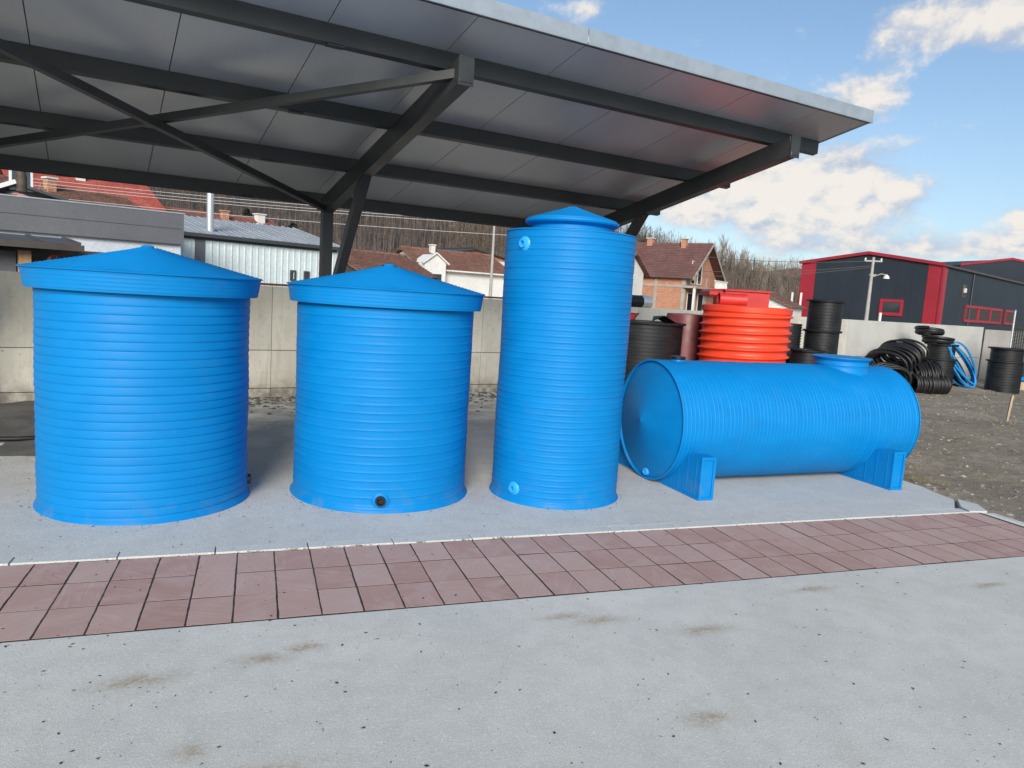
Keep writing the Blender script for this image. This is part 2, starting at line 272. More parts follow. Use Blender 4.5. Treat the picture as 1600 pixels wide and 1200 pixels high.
# ------------------------------------------------------------------ mesh helpers
class MB:
    def __init__(s): s.v = []; s.f = []; s.n = 0
    def add(s, v, f):
        s.v.extend(v); s.f.extend([tuple(i+s.n for i in q) for q in f]); s.n += len(v); return s
    def box(s, c, d, rz=0., M=None, bev=0.):
        x, y, z = [k/2 for k in d]
        if bev:
            b = min(bev, x*.9, y*.9)
            ring = lambda i, zz: [(-x+i, -y+i, zz), (x-i, -y+i, zz), (x-i, y-i, zz), (-x+i, y-i, zz)]
            v = ring(b, -z)+ring(0, -z+b)+ring(0, z-b)+ring(b, z)
            f = [(3, 2, 1, 0)]
            for k in range(3):
                for i in range(4): j = (i+1) % 4; f.append((4*k+i, 4*k+j, 4*k+4+j, 4*k+4+i))
            f.append((12, 13, 14, 15))
        else:
            v = [(a, b_, cc) for cc in (-z, z) for (a, b_) in ((-x, -y), (x, -y), (x, y), (-x, y))]
            f = [(3, 2, 1, 0), (4, 5, 6, 7), (0, 1, 5, 4), (1, 2, 6, 5), (2, 3, 7, 6), (3, 0, 4, 7)]
        cs, sn = math.cos(rz), math.sin(rz)
        if M is None: v = [(c[0]+a*cs-b_*sn, c[1]+a*sn+b_*cs, c[2]+cc) for a, b_, cc in v]
        else: v = [tuple(M @ Vector(q)) for q in v]
        return s.add(v, f)
    def beam(s, a, b, w_, h, up=(0, 0, 1), bev=0.):
        a, b = Vector(a), Vector(b); d = b-a; L_ = d.length; z = d.normalized(); x = Vector(up).cross(z)
        if x.length < 1e-5: x = Vector((1, 0, 0))
        x.normalize(); y = z.cross(x)
        M = Matrix((x, y, z)).transposed().to_4x4(); M.translation = (a+b)/2
        return s.box((0, 0, 0), (w_, h, L_), M=M, bev=bev)
    def lathe(s, prof, seg=32, c=(0, 0, 0), M=None, cap=False):
        v = []
        for (rr, z) in prof:
            for k in range(seg):
                a = 2*math.pi*k/seg; v.append((rr*math.cos(a), rr*math.sin(a), z))
        f = []
        for i in range(len(prof)-1):
            for k in range(seg):
                j = (k+1) % seg; f.append((i*seg+k, i*seg+j, (i+1)*seg+j, (i+1)*seg+k))
        if cap: f.append(tuple(range(seg-1, -1, -1))); f.append(tuple((len(prof)-1)*seg+k for k in range(seg)))
        v = [tuple(M @ Vector(q)) for q in v] if M is not None else [(c[0]+q[0], c[1]+q[1], c[2]+q[2]) for q in v]
        return s.add(v, f)
    def tube(s, path, rad, seg=8, closed=False, cap=True):
        P = [Vector(p) for p in path]; n = len(P); v = []; prev = None
        for i, p in enumerate(P):
            t = (P[(i+1) % n]-P[i-1]) if closed else (P[min(i+1, n-1)]-P[max(i-1, 0)])
            t = t.normalized() if t.length > 1e-9 else Vector((0, 0, 1))
            if prev is None:
                x = t.orthogonal().normalized()
            else:
                x = prev-t*prev.dot(t); x = x.normalized() if x.length > 1e-6 else t.orthogonal().normalized()
            prev = x; y = t.cross(x); rr = rad[i] if isinstance(rad, (list, tuple)) else rad
            for k in range(seg):
                a = 2*math.pi*k/seg; v.append(tuple(p+(x*math.cos(a)+y*math.sin(a))*rr))
        f = []
        for i in range(n if closed else n-1):
            i2 = (i+1) % n
            for k in range(seg):
                j = (k+1) % seg; f.append((i*seg+k, i*seg+j, i2*seg+j, i2*seg+k))
        if cap and not closed: f.append(tuple(range(seg-1, -1, -1))); f.append(tuple((n-1)*seg+k for k in range(seg)))
        return s.add(v, f)
    def prism(s, poly, z0, z1):
        n = len(poly); v = [(x, y, z0) for x, y in poly]+[(x, y, z1) for x, y in poly]
        f = [tuple(range(n-1, -1, -1)), tuple(range(n, 2*n))]+[(i, (i+1) % n, n+(i+1) % n, n+i) for i in range(n)]
        return s.add(v, f)
    def slabq(s, q, th):   # a quad with thickness below it
        q = [Vector(p) for p in q]; n_ = (q[1]-q[0]).cross(q[3]-q[0]).normalized()
        if n_.z < 0: n_ = -n_
        b = [p-n_*th for p in q]
        return s.add([tuple(p) for p in q]+[tuple(p) for p in b], [(0, 1, 2, 3), (7, 6, 5, 4)]+[(i, i+4, (i+1) % 4+4, (i+1) % 4) for i in range(4)])
    def mesh(s, name, m=None, smooth=False):
        me = bpy.data.meshes.new(name); me.from_pydata(s.v, [], s.f); me.update()
        if m: me.materials.append(m)
        if smooth: me.polygons.foreach_set('use_smooth', [True]*len(me.polygons))
        return me
def fixn(me):
    import bmesh
    b = bmesh.new(); b.from_mesh(me); bmesh.ops.recalc_face_normals(b, faces=b.faces); b.to_mesh(me); b.free()
def obj(name, mb, m=None, parent=None, smooth=False, loc=None, rz=0., label=None, auto=None):
    me = mb if isinstance(mb, bpy.types.Mesh) else mb.mesh(name, m, smooth)
    if not isinstance(mb, bpy.types.Mesh) and len(me.polygons) < 60000: fixn(me)
    if auto: me.polygons.foreach_set('use_smooth', [True]*len(me.polygons)); me.set_sharp_from_angle(angle=R_(auto))
    o = bpy.data.objects.new(name, me); col.objects.link(o)
    if parent: o.parent = parent
    if loc: o.location = loc
    o.rotation_euler.z = rz
    if label: o['label'] = label
    return o
def tag(o, label, cat, group=None):
    o['label'] = label; o['category'] = cat
    if group: o['group'] = group
    return o
def thing(name, label, cat, loc=(0, 0, 0), rz=0., group=None):
    o = bpy.data.objects.new(name, None); col.objects.link(o); o.location = loc; o.rotation_euler.z = rz; o.empty_display_size = .2
    return tag(o, label, cat, group)
def struct(name, mb, m, smooth=False):
    o = obj(name, mb, m, smooth=smooth); o['kind'] = 'structure'; return o
def stuff(o, label=None, cat=None):
    o['kind'] = 'stuff'
    if label: o['label'] = label; o['category'] = cat
    return o
def copy_tree(o, parent=None):
    c = o.copy(); col.objects.link(c); c.parent = parent
    for ch in list(o.children): copy_tree(ch, c)
    return c

# ------------------------------------------------------------------ ground
def terrain(x, y):      # the ground falls level near by; the hills are their own meshes
    return 0
g = MB(); g.add([(-900, -300, -.07), (900, -300, -.07), (900, 900, -.07), (-900, 900, -.07)], [(0, 1, 2, 3)])
struct('ground', g, DIRT)
AX1 = 5.86
# front apron, butting on the pavers
g = MB(); g.prism([(-30, -20), (14, -20), (14, 3.40), (AX1, 3.40), (AX1, 3.446), (-30, 3.446)], -.065, 0.0); struct('concrete_apron', g, APRON)
# slab under the canopy
def jag(pts, amp, step=.06):
    o = []
    for (a, b) in zip(pts, pts[1:]):
        a, b = Vector((*a, 0)), Vector((*b, 0)); n = max(1, int((b-a).length/step))
        nn = Vector((-(b-a).y, (b-a).x, 0)).normalized()
        for k in range(n):
            p = a+(b-a)*k/n+nn*(mn.noise(Vector((a.x*3+k*step*3., a.y, 7)))*amp); o.append((p.x, p.y))
    o.append(pts[-1]); return o
edge = jag([(5.72, 4.492), (5.98, 4.72), (6.10, 5.2), (6.10, 11.78)], .05)
back = [(-1.2, 10.0), (-1.5, 7.75), (-30, 6.4)]
g = MB(); g.prism([(-30, 4.492)]+edge+back, -.065, 0.004); struct('concrete_slab', g, SLAB)
# kerb between slab and pavers, each stone a part
kerb = thing('kerb_line', 'pale concrete kerb stones along the front edge of the slab', 'kerb', (0, 0, 0)); del kerb['category'], kerb['label']; kerb['kind'] = 'structure'
x = -7.9; k = 0
while x < 5.5:
    ln = .508+random.uniform(-.01, .01)
    if x+ln > 5.75: ln = 5.75-x
    mb = MB(); mb.box((0, 0, 0), (ln, .104, .09), bev=.0025)
    o = obj('kerb_stone', mb, KERB, kerb, loc=(x+ln/2, 4.434+random.uniform(-.003, .003), -.0375+random.uniform(-.001, .0015)), rz=random.uniform(-.005, .005)); x += ln+.007
mb = MB(); mb.prism(jag([(5.76, 4.385), (5.93, 4.36), (6.06, 4.55), (6.02, 4.72)], .03, .04)+[(5.80, 4.50)], -.06, .012); obj('kerb_stone', mb, KERB, kerb, label='broken corner stone at the end of the kerb')
y = 4.33
while y > .5:
    mb = MB(); mb.box((0, 0, 0), (.09, .49, .08), bev=.012); obj('kerb_stone', mb, KERB, kerb, loc=(5.92+random.uniform(-.006, .006), y-.25, -.03+random.uniform(-.005, .004)), rz=random.uniform(-.02, .02)); y -= .505
# pavers
pv = thing('paver_strip', 'x', 'x'); del pv['category'], pv['label']; pv['kind'] = 'structure'
mb = MB(); mb.box((0, 0, -.0227), (13.9, .93, .04)); obj('joint_sand', mb, JOINT, pv, loc=(-1.08, 3.916, 0))
pms = []
for k in range(5):
    mb = MB(); nx, ny = 6, 8; W, H_ = .1968, .2995
    # top plate with slightly uneven, chipped rim
    ring = []
    for i in range(nx): ring.append((-W/2+W*i/nx, -H_/2))
    for i in range(ny): ring.append((W/2, -H_/2+H_*i/ny))
    for i in range(nx): ring.append((W/2-W*i/nx, H_/2))
    for i in range(ny): ring.append((-W/2, H_/2-H_*i/ny))
    n_ = len(ring); o_ = [(a*(1-random.uniform(0, .022)), b*(1-random.uniform(0, .012))) for a, b in ring]; i_ = [(a*(1-.022-random.uniform(0, .016)), b*(1-.014-random.uniform(0, .010))) for a, b in ring]
    v = [(a, b, -.045) for a, b in o_]+[(a, b, -.0008) for a, b in o_]+[(a, b, 0) for a, b in i_]
    fs = []
    for q in (0, 1):
        for i in range(n_): j = (i+1) % n_; fs.append((q*n_+i, q*n_+j, (q+1)*n_+j, (q+1)*n_+i))
    fs.append(tuple(2*n_+i for i in range(n_))); mb.add(v, fs); me = mb.mesh('paver', PAVER); fixn(me); me.materials.append(JOINT)
    for p_ in me.polygons:
        if abs(p_.normal.z) < .1: p_.material_index = 1
    pms.append(me)
for i in range(-33, 33):
    for j in range(3):
        xx = -.893+.2035*(i+.5); yy = 3.458+.306*(j+.5)
        o = bpy.data.objects.new('paver', pms[random.randrange(5)]); col.objects.link(o); o.parent = pv
        o.location = (xx+random.uniform(-.0015, .0015), yy+random.uniform(-.002, .002), random.uniform(-.0012, .0012))
        o.rotation_euler = (random.uniform(-.003, .003), random.uniform(-.006, .006), random.uniform(-.006, .006)+(math.pi if random.random() < .5 else 0))
# dark earth behind the slab on the left
g = MB(); nx, ny = 60, 26; vs = []
for j in range(ny+1):
    for i in range(nx+1):
        xx = -14+12.8*i/nx; lo = 6.9+.0667*(xx+1.2); hi = 10.29+.2456*xx; yy = lo+(hi-lo)*j/ny
        vs.append((xx+(0.25*mn.noise(Vector((yy*2, 3, 1))) if i == nx else 0), yy, .012+.03*mn.noise(Vector((xx*1.5, yy*1.5, 0)))+.02*mn.noise(Vector((xx*7, yy*7, 2)))-(.03 if j == 0 else 0)))
fs = [(j*(nx+1)+i, j*(nx+1)+i+1, (j+1)*(nx+1)+i+1, (j+1)*(nx+1)+i) for j in range(ny) for i in range(nx)]
g.add(vs, fs); struct('earth_strip', g, DARKD, True)
mb = MB(); mb.tube([(-9+1.5*k, 6.95+.095*1.5*k+.04*math.sin(k*1.7), .03) for k in range(5)]+[(-2.0, 7.52, .03), (-1.75, 7.62, .025)], .022, 8)
tag(obj('black_hose', mb, HOSE, auto=60), 'thin black hose lying along the dark earth left of the tanks', 'hose')
# gravel field on the right: uneven dirt
def gz(x, y):
    e = min(1, max(0, (x-6.1)/1.5)); return -.035+.045*e+.06*e*mn.noise(Vector((x*.7, y*.7, 4)))+.03*e*mn.noise(Vector((x*2.3, y*2.3, 9)))+.02*mn.noise(Vector((x*8, y*8, 2)))
g = MB(); nx, ny = 250, 170; x0, x1, y0, y1 = 5.7, 27, 1.0, 16.6
vs = []
for j in range(ny+1):
    for i in range(nx+1):
        xx = x0+(x1-x0)*(i/nx)**1.3; yy = y0+(y1-y0)*j/ny; vs.append((xx, yy, gz(xx, yy)-(.035 if i == 0 or j == 0 else 0)))
fs = [(j*(nx+1)+i, j*(nx+1)+i+1, (j+1)*(nx+1)+i+1, (j+1)*(nx+1)+i) for j in range(ny) for i in range(nx)]
g.add(vs, fs); struct('gravel_ground', g, DIRT, True)
def scatter(name, m, n, pos, size, flat=.6, elong=1.0, label='', cat=''):
    base = np.array([(1, 0, 0), (0, 1, 0), (-1, 0, 0), (0, -1, 0), (0, 0, 1), (0, 0, -1)], float)
    tri = [(0, 1, 4), (1, 2, 4), (2, 3, 4), (3, 0, 4), (1, 0, 5), (2, 1, 5), (3, 2, 5), (0, 3, 5)]
    mb = MB()
    for k in range(n):
        x, y, z = pos(); s = size()
        a = rng.uniform(0, 6.28); b = base*(1+rng.uniform(-.35, .35, (6, 3)))*s*np.array([elong, 1, flat])
        c_, s_ = math.cos(a), math.sin(a); xx = b[:, 0]*c_-b[:, 1]*s_; yy = b[:, 0]*s_+b[:, 1]*c_
        mb.add(list(zip(xx+x, yy+y, b[:, 2]+z+s*flat*.4)), tri)
    o = obj(name, mb, m); return stuff(o, label, cat)
def gpos():
    for _ in range(50):
        x = 6.05+rng.uniform()**1.4*18; y = rng.uniform(2.5, 14.5)
        if y < 10.1+.2456*x: break
    return x, y, gz(x, y)-.006
scatter('pale_gravel', STONE_L, 5200, gpos, lambda: .006+.024*rng.uniform()**3, .5, 1.2, 'pale stones strewn over the rough ground by the far wall', 'gravel')
scatter('grey_gravel', STONE_D, 9000, gpos, lambda: .008+.028*rng.uniform()**3, .5, 1.1, 'grey brown gravel covering the rough ground right of the slab', 'gravel')
def lpos():
    q = rng.uniform()
    if q < .46:   # joints of the pavers
        x = rng.uniform(-2.0, 5.7)-.0; y = rng.uniform(3.45, 4.38); return -.893+.2035*round((x+.893)/.2035)+rng.normal()*.006, y, -.004
    if q < .50:
        c_ = ((-.715, 5.65, .70), (.955, 5.675, .705), (2.345, 5.42, .545))[rng.integers(0, 3)]; a = rng.uniform(3.3, 6.1); d = c_[2]+abs(rng.normal())*.035; return c_[0]+d*math.cos(a), c_[1]+d*math.sin(a), .006
    if q < .56: return -2+rng.uniform()**1.6*7.6, rng.uniform(3.45, 4.38), .001
    if q < .63: return -2+rng.uniform()**1.3*7.6, 3.458+.306*rng.integers(0, 4)+rng.normal()*.004, -.002
    if q < .66: return rng.uniform(-3, 5.7), 4.378+rng.normal()*.006, 0.0
    if q < .80: return -2.2+rng.uniform()**1.5*7, rng.uniform(4.5, 7.2), .006
    return -1.3+rng.uniform()**2.4*6, rng.uniform(1.6, 3.45), .002
scatter('leaf_litter', LITTER, 4600, lpos, lambda: .0012+.0044*rng.uniform()**2.8, .35, 2.0, 'dark bits of bark and leaf litter on the pavers and concrete', 'litter')
def wp():
    t = rng.uniform(); x = -1.5+t*7.5; return x, 10.25+.2456*x-abs(rng.normal())*.5, .006
scatter('swept_dirt', DARKD, 2600, wp, lambda: .004+.03*rng.uniform()**3, .4, 1.4, 'dark crumbled dirt gathered at the foot of the yard wall', 'dirt')
# dry grass tufts
mb = MB()
for k in range(1700):
    x, y, z = gpos()
    if rng.uniform() < .25: x, y, z = rng.uniform(6.1, 6.5), rng.uniform(4.8, 8), 0
    if mn.noise(Vector((x*.6, y*.6, 3))) < -.02: continue
    for q in range(5):
        a = rng.uniform(0, 6.28); h = rng.uniform(.02, .06); d = rng.uniform(.01, .04); x_, y_ = x+rng.normal()*.02, y+rng.normal()*.02
        mb.add([(x_-.002, y_, z), (x_+.002, y_, z), (x_+d*math.cos(a), y_+d*math.sin(a), z+h)], [(0, 1, 2)])
for k in range(90):   # moss and weeds in the kerb joint
    x0_ = rng.choice([-.0, .22, .48, .62, 1.01, 1.3, 1.53])+rng.normal()*.04
    for q in range(6):
        a = rng.uniform(0, 6.28); mb.add([(x0_-.0015, 4.378, 0), (x0_+.0015, 4.38, 0), (x0_+.012*math.cos(a), 4.378+.010*math.sin(a), rng.uniform(.004, .014))], [(0, 1, 2)])
stuff(obj('dry_grass', mb, GRASSM), 'sparse dry grass growing through the gravel and kerb joints', 'grass')

# ------------------------------------------------------------------ yard wall
WA = math.atan(.2456); wdir = (math.cos(WA), math.sin(WA))
yw = thing('yard_wall', 'long grey cast concrete yard wall behind the blue tanks', 'wall', (0, 10.33, 0), WA)
mb = MB(); mb.box((5.1, .14, .735), (29.6, .2, 1.47)); obj('wall_core', mb, WALLC, yw)
s = -9.7; k = 0
pw = 3.3
while s < 19.8:
    e = min(s+pw, 19.88)
    pale = s > 11.0
    for (za, zb) in ((-.05, .115), (.121, .634), (.640, 1.50)):
        mb = MB(); dz = (zb-za); mb.box(((s+e)/2+.003, .02, (za+zb)/2), (e-s-.007, .045+.008*random.random(), dz-.002), bev=.004)
        obj('concrete_panel', mb, WALLP if pale else WALLC, yw)
    s = e
mb = MB(); mb.box((5.1, .14, 1.475), (29.5, .19, .03), bev=.01); obj('wall_cap', mb, WALLC, yw)
# darker return of the wall at its right end
yr = thing('wall_return', 'short grey wall section stepping forward at the far right end of the yard wall', 'wall', (19.42, 15.1, 0), R_(-42))
mb = MB(); mb.box((1.5, .1, .72), (3.0, .2, 1.44), bev=.01); obj('wall_panel', mb, mat('grey_return_concrete', (.36, .35, .33), .9, fn=mottled((.36, .35, .33), (.28, .27, .25), 1.5, 50, .3, .005)), yr)
mb = MB(); mb.box((0, 0, 0), (.62, .07, .03)); tag(obj('rusty_steel_strip', mb, RUST, loc=(.19, 10.43, 1.522), rz=WA), 'rusty steel strip lying on the wall between the two wide tanks', 'steel strip')
mb = MB(); mb.beam((-.35, 0, 0), (.3, 0, 0), .03, .03); tag(obj('rusty_steel_bar', mb, RUST, loc=(3.55, 11.25, 1.522), rz=WA), 'thin rusty bar lying on the wall left of the tall tank', 'steel bar')

# ------------------------------------------------------------------ canopy
CAZ = R_(10.6)
cn = thing('canopy', 'dark steel carport canopy with smooth grey sheet ceiling over the tanks', 'canopy', (0, 0, 0), CAZ)
zr = lambda y: 4.71-.2*y
X0, X1, YF, YB = -9.2, 7.26, 5.20, 10.02
ks = [X1]; x = 6.49
while x > X0: ks.append(x); x -= .985
ks.append(X0)
for a, b in zip(ks[1:], ks):
    if b-a < .1: continue
    mb = MB(); q = [(a+.004, YF, zr(YF)+.09), (b-.004, YF, zr(YF)+.09), (b-.004, YB, zr(YB)+.09), (a+.004, YB, zr(YB)+.09)]
    mb.slabq(q, .088); obj('ceiling_panel', mb, CEIL, cn)
mb = MB(); mb.slabq([(X0, YF+.01, zr(YF)+.108), (X1-.003, YF+.01, zr(YF)+.108), (X1-.003, YB, zr(YB)+.108), (X0, YB, zr(YB)+.108)], .012); obj('roof_sheet', mb, FASCIA, cn)
for a, b in ((X0, -1.2), (-1.19, 3.52), (3.53, X1+.012)):
    mb = MB(); mb.box(((a+b)/2, YF-.012, zr(YF)+.055), (b-a, .012, .118)); mb.box(((a+b)/2, YF-.010, zr(YF)-.010), (b-a, .022, .008)); obj('front_flashing', mb, FASCIA, cn)
mb = MB(); mb.box(((X0+X1)/2+.004, YF+.012, zr(YF)-.010), (X1-X0, .020, .012)); obj('drip_edge', mb, STEEL, cn)
mb = MB(); mb.beam((X1+.006, YF, zr(YF)+.052), (X1+.006, YB, zr(YB)+.052), .012, .115); obj('side_flashing', mb, FASCIA, cn)
for i, yc in enumerate((5.80, 7.10, 8.43, 9.80)):
    z = zr(yc); mb = MB(); n_ = .128; pf = [(0, -.003), (.065, -.016), (.065, -.034), (.012, -.025), (.012, -n_-.003+.012), (.065, -n_-.013), (.065, -n_-.028), (.0, -n_-.014)]
    # C profile, open to the back
    v = [(xx, yc+p, z+q) for xx in (X0+.1, 7.22) for p, q in pf]; n8 = 8
    fs = [tuple(range(7, -1, -1)), tuple(range(8, 16))]+[(i_, (i_+1) % 8, 8+(i_+1) % 8, 8+i_) for i_ in range(8)]
    mb.add(v, fs); obj('purlin', mb, STEEL, cn)
    for xs in (-.42+.05*i, 1.63+.02*i):
        mb = MB(); mb.box((xs, yc+.035, z-n_-.026), (.13, .075, .010)); obj('splice_plate', mb, STEEL, cn)
def pz(y): return zr(y)-.162
for xs in (-5.4, -1.4, 2.60, 6.50):
    mb = MB(); a, b = (xs, 5.52, pz(5.52)-.10), (xs, 9.48, pz(9.48)-.10); mb.beam(a, b, .12, .20, bev=.006)
    rf = obj('rafter', mb, STEEL, cn)
    mb = MB(); mb.box((xs, 5.515, pz(5.52)-.105), (.135, .012, .225)); obj('end_plate', mb, STEEL, rf)
    mb = MB(); zt = pz(9.42)-.16; mb.box((xs, 9.42, zt/2), (.13, .13, zt), bev=.006); ps = obj('post', mb, STEEL, cn)
    mb = MB(); mb.box((xs, 9.42, .016), (.26, .26, .02), bev=.003); obj('base_plate', mb, STEEL, ps)
    mb = MB(); mb.beam((xs, 7.93, pz(7.93)-.16), (xs, 9.36, 1.06), .10, .12, bev=.005); obj('strut', mb, STEEL, cn)
    for yp in (5.80, 7.10, 8.43): mb = MB(); mb.box((xs+.085, yp+.03, zr(yp)-.17), (.05, .07, .07)); obj('cleat', mb, STEEL, rf)
bolts = MB()
for xs in (-5.4, -1.4, 2.60, 6.50):
    for yp in (5.80, 7.10, 8.43):
        for dx in (.072, .098): bolts.lathe([(.009, -.014), (.009, -.004), (.001, -.003)][::1], 6, c=(xs+dx, yp+.030, zr(yp)-.200))
    for dx in (-.095, .095):
        for dy in (-.095, .095): bolts.lathe([(.012, .026), (.012, .042), (.001, .043)], 6, c=(xs+dx, 9.42+dy, 0))
stuff(obj('bolt_heads', bolts, GALV, cn)); 
for xa, xb in ((-1.4, 2.60), (-5.4, -1.4)):
    h = lambda y: pz(y)-.09
    mb = MB(); mb.beam((xb, 5.60, h(5.6)), (xa, 9.30, h(9.3)), .07, .07); obj('cross_brace', mb, STEEL, cn)
    mb = MB(); mb.beam((xb, 9.40, h(9.4)-.075), (xa, 5.65, h(5.65)-.075), .07, .07); obj('cross_brace', mb, STEEL, cn)

# ------------------------------------------------------------------ tanks
def shell(R, z0, z1, pitch, kind, seg=144, rows=7, flare=0.0, wob=.0025, seed=0):
    """wound plastic shell: rows follow the helix so that every ridge is a clean spiral"""
    u_ = {'ring': [0, .28, .50, .58, .66, .80, .88], 'lap': [0, .05, .12, .35, .6, .88, .965], 'bead': [0, .05, .12, .35, .6, .87, .945]}[kind]
    d_ = {'ring': [0, -.003, .001, .010, .034, .036, .012], 'lap': [-.0035, .0025, .0035, .003, .0015, .0, -.001], 'bead': [.0030, .0010, -.0008, .0003, .0003, -.0008, .0010]}[kind]
    nb = int(math.ceil((z1-z0)/pitch))+1; tot = (nb+1)*rows
    th = np.linspace(0, 2*np.pi, seg+1)
    k = np.arange(tot); U = (k//rows)-1+np.array(u_)[k % rows]; D = np.array(d_)[k % rows]
    Zr = z0+(U[:, None]+th[None, :]/(2*np.pi))*pitch; Zc = np.clip(Zr, z0, z1)
    # low frequency unevenness, continuous over the seam
    wv = np.zeros_like(Zc)
    rr_ = np.random.default_rng(seed)
    for _ in range(7):
        a, b, p = rr_.integers(1, 6), rr_.uniform(1, 9), rr_.uniform(0, 6.28); wv += np.sin(a*th[None, :]+b*Zc+p)*wob/3
    bandv = rr_.normal(size=nb+3)*.0008
    Rr = R+D[:, None]+wv+bandv[(k//rows)][:, None]+flare*np.exp(-((Zc-z0)/.022)**2)
    Xc = Rr*np.cos(th)[None, :]; Yc = Rr*np.sin(th)[None, :]
    V = np.stack([Xc, Yc, Zc], -1).reshape(-1, 3); F = []
    W = seg+1
    for i in range(tot-1):
        ok = (Zc[i+1]-Zc[i])
        for j in range(seg):
            if ok[j] > 1e-7 or ok[j+1] > 1e-7: F.append((i*W+j, i*W+j+1, (i+1)*W+j+1, (i+1)*W+j))
    mb = MB(); mb.v = [tuple(q) for q in V.tolist()]; mb.f = F; mb.n = len(mb.v)
    return mb
def clean(o):
    import bmesh
    b = bmesh.new(); b.from_mesh(o.data); bmesh.ops.remove_doubles(b, verts=b.verts, dist=1e-5); bmesh.ops.dissolve_degenerate(b, dist=1e-6, edges=b.edges)
    loose = [v for v in b.verts if not v.link_faces]; bmesh.ops.delete(b, geom=loose, context='VERTS'); b.to_mesh(o.data); b.free()
    o.data.polygons.foreach_set('use_smooth', [True]*len(o.data.polygons)); return o
def port_M(R, ang, z):   # local +Z points outwards at compass angle ang (clockwise from +Y)
    d = Vector((math.sin(ang), math.cos(ang), 0)); x = Vector((0, 0, 1)).cross(d).normalized(); y = d.cross(x)
    M = Matrix((x, y, d)).transposed().to_4x4(); M.translation = d*R+Vector((0, 0, z)); return M
def cone_lid(parent, r_low, r_top, z_lo, z_hi, z_apex, knob):
    prof = [(r_low-.012, z_lo), (r_low, z_lo), (r_low+.001, z_lo+.010)]
    n = 5
    for i in range(1, n+1):
        t = i/n; rr = r_low+(r_top-r_low)*t; z = z_lo+(z_hi-z_lo)*t
        prof += [(rr-.0008, z-.009), (rr+.0006, z-.004), (rr-.0003, z)]
    prof += [(r_top+.012, z_hi+.001), (r_top+.014, z_hi+.007), (r_top+.006, z_hi+.014)]
    m_ = 26
    for i in range(1, m_):
        t = i/m_; rr = r_top*(1-t)+.03*t; z = z_hi+.014+(z_apex-z_hi-.014)*(t**1.03); prof += [(rr+.005, z-.0026), (rr, z+.0022)]
    mb = MB(); mb.lathe(prof, 128)
    # gentle sag of the sheet between the panels
    mb.v = [(x, y, z+(.006*math.sin(3*math.atan2(y, x)+1.)*(1-math.hypot(x, y)/r_top) if z > z_hi+.01 else 0)) for x, y, z in mb.v]
    ld = obj('lid', mb, BLUE, parent, auto=35)
    mb = MB(); mb.lathe([(knob+.018, z_apex-.018), (knob+.006, z_apex-.002), (knob, z_apex+.008), (knob-.012, z_apex+.012), (0.002, z_apex+.013)], 32); obj('lid_knob', mb, BLUE, ld, auto=40)
    return ld
def flange(parent, R, ang, z, dark=True, rr=.030, nm='outlet', ln=.035):
    M = port_M(R, ang, z); mb = MB()
    mb.lathe([(rr*2.5, -.014), (rr*2.3, -.003), (rr*1.9, .007), (rr*1.5, .013), (rr*1.25, .014)], 32, M=M)
    o = obj('outlet_collar', mb, BLUE if dark else BLUE_L, parent, auto=40)
    mb = MB(); mb.lathe([(rr*1.25, -.01), (rr*1.25, ln*.8), (rr*1.18, ln), (rr*.82, ln), (rr*.78, ln*.85), (rr*.76, -.02)], 32, M=M)
    obj('outlet_ring', mb, BLACK_P if dark else BLUE_L, o, auto=40)
    mb = MB(); mb.lathe([(rr*.77, ln*.25), (.001, ln*.25)], 24, M=M); obj('outlet_disc', mb, HOLLOW_SHADE if dark else BLUE, o)  # dark outlets: near-black disc paints the shade inside the bore
# wide tank, left
A = thing('wide_water_tank', 'widest blue upright plastic tank with conical lid and black outlet low on its right side', 'tank', (-.715, 5.65, .004))
clean(obj('tank_body', shell(.668, 0, 1.47, .0555, 'lap', flare=.020, seed=1), BLUE, A))
cone_lid(A, .722, .742, 1.452, 1.575, 1.758, .036); flange(A, .664, R_(94), .115, True, .030)
# second tank
B = thing('wide_water_tank', 'blue upright plastic tank with conical lid and black outlet low on its front', 'tank', (.955, 5.675, .004))
clean(obj('tank_body', shell(.668, 0, 1.46, .0605, 'bead', flare=.024, seed=2), BLUE, B))
cone_lid(B, .722, .738, 1.448, 1.566, 1.752, .034); flange(B, .664, R_(189), .088, True, .030)
# tall tank
T = thing('tall_water_tank', 'tall narrow blue plastic tank with small conical lid and two blue nozzles', 'tank', (2.345, 5.42, .004))
clean(obj('tank_body', shell(.512, 0, 2.085, .0455, 'bead', seg=128, flare=.02, seed=3), BLUE, T))
mb = MB(); mb.lathe([(.508, 2.076), (.517, 2.082), (.516, 2.090), (.502, 2.094), (.44, 2.097), (.36, 2.102), (.325, 2.108), (.318, 2.125), (.320, 2.150)], 128); obj('tank_shoulder', mb, BLUE, T, auto=40)
mb = MB(); prof = [(.318, 2.140), (.345, 2.150), (.366, 2.160), (.374, 2.172), (.370, 2.186), (.356, 2.190), (.352, 2.200)]
for i in range(1, 14):
    t = i/14; rr = .352*(1-t)+.03*t; prof += [(rr+.003, 2.2+.098*t-.0012), (rr, 2.2+.098*t+.001)]
prof += [(.03, 2.300), (.001, 2.304)]
mb.lathe(prof, 96); mb.v = [(x, y, z+(.006*math.cos(6*math.atan2(y, x))*(1-math.hypot(x, y)/.35) if z > 2.2 else 0)) for x, y, z in mb.v]
obj('lid', mb, BLUE, T, auto=30)
flange(T, .507, R_(246), 1.975, False, .026, ln=.03); flange(T, .507, R_(240), .108, False, .026, ln=.03)
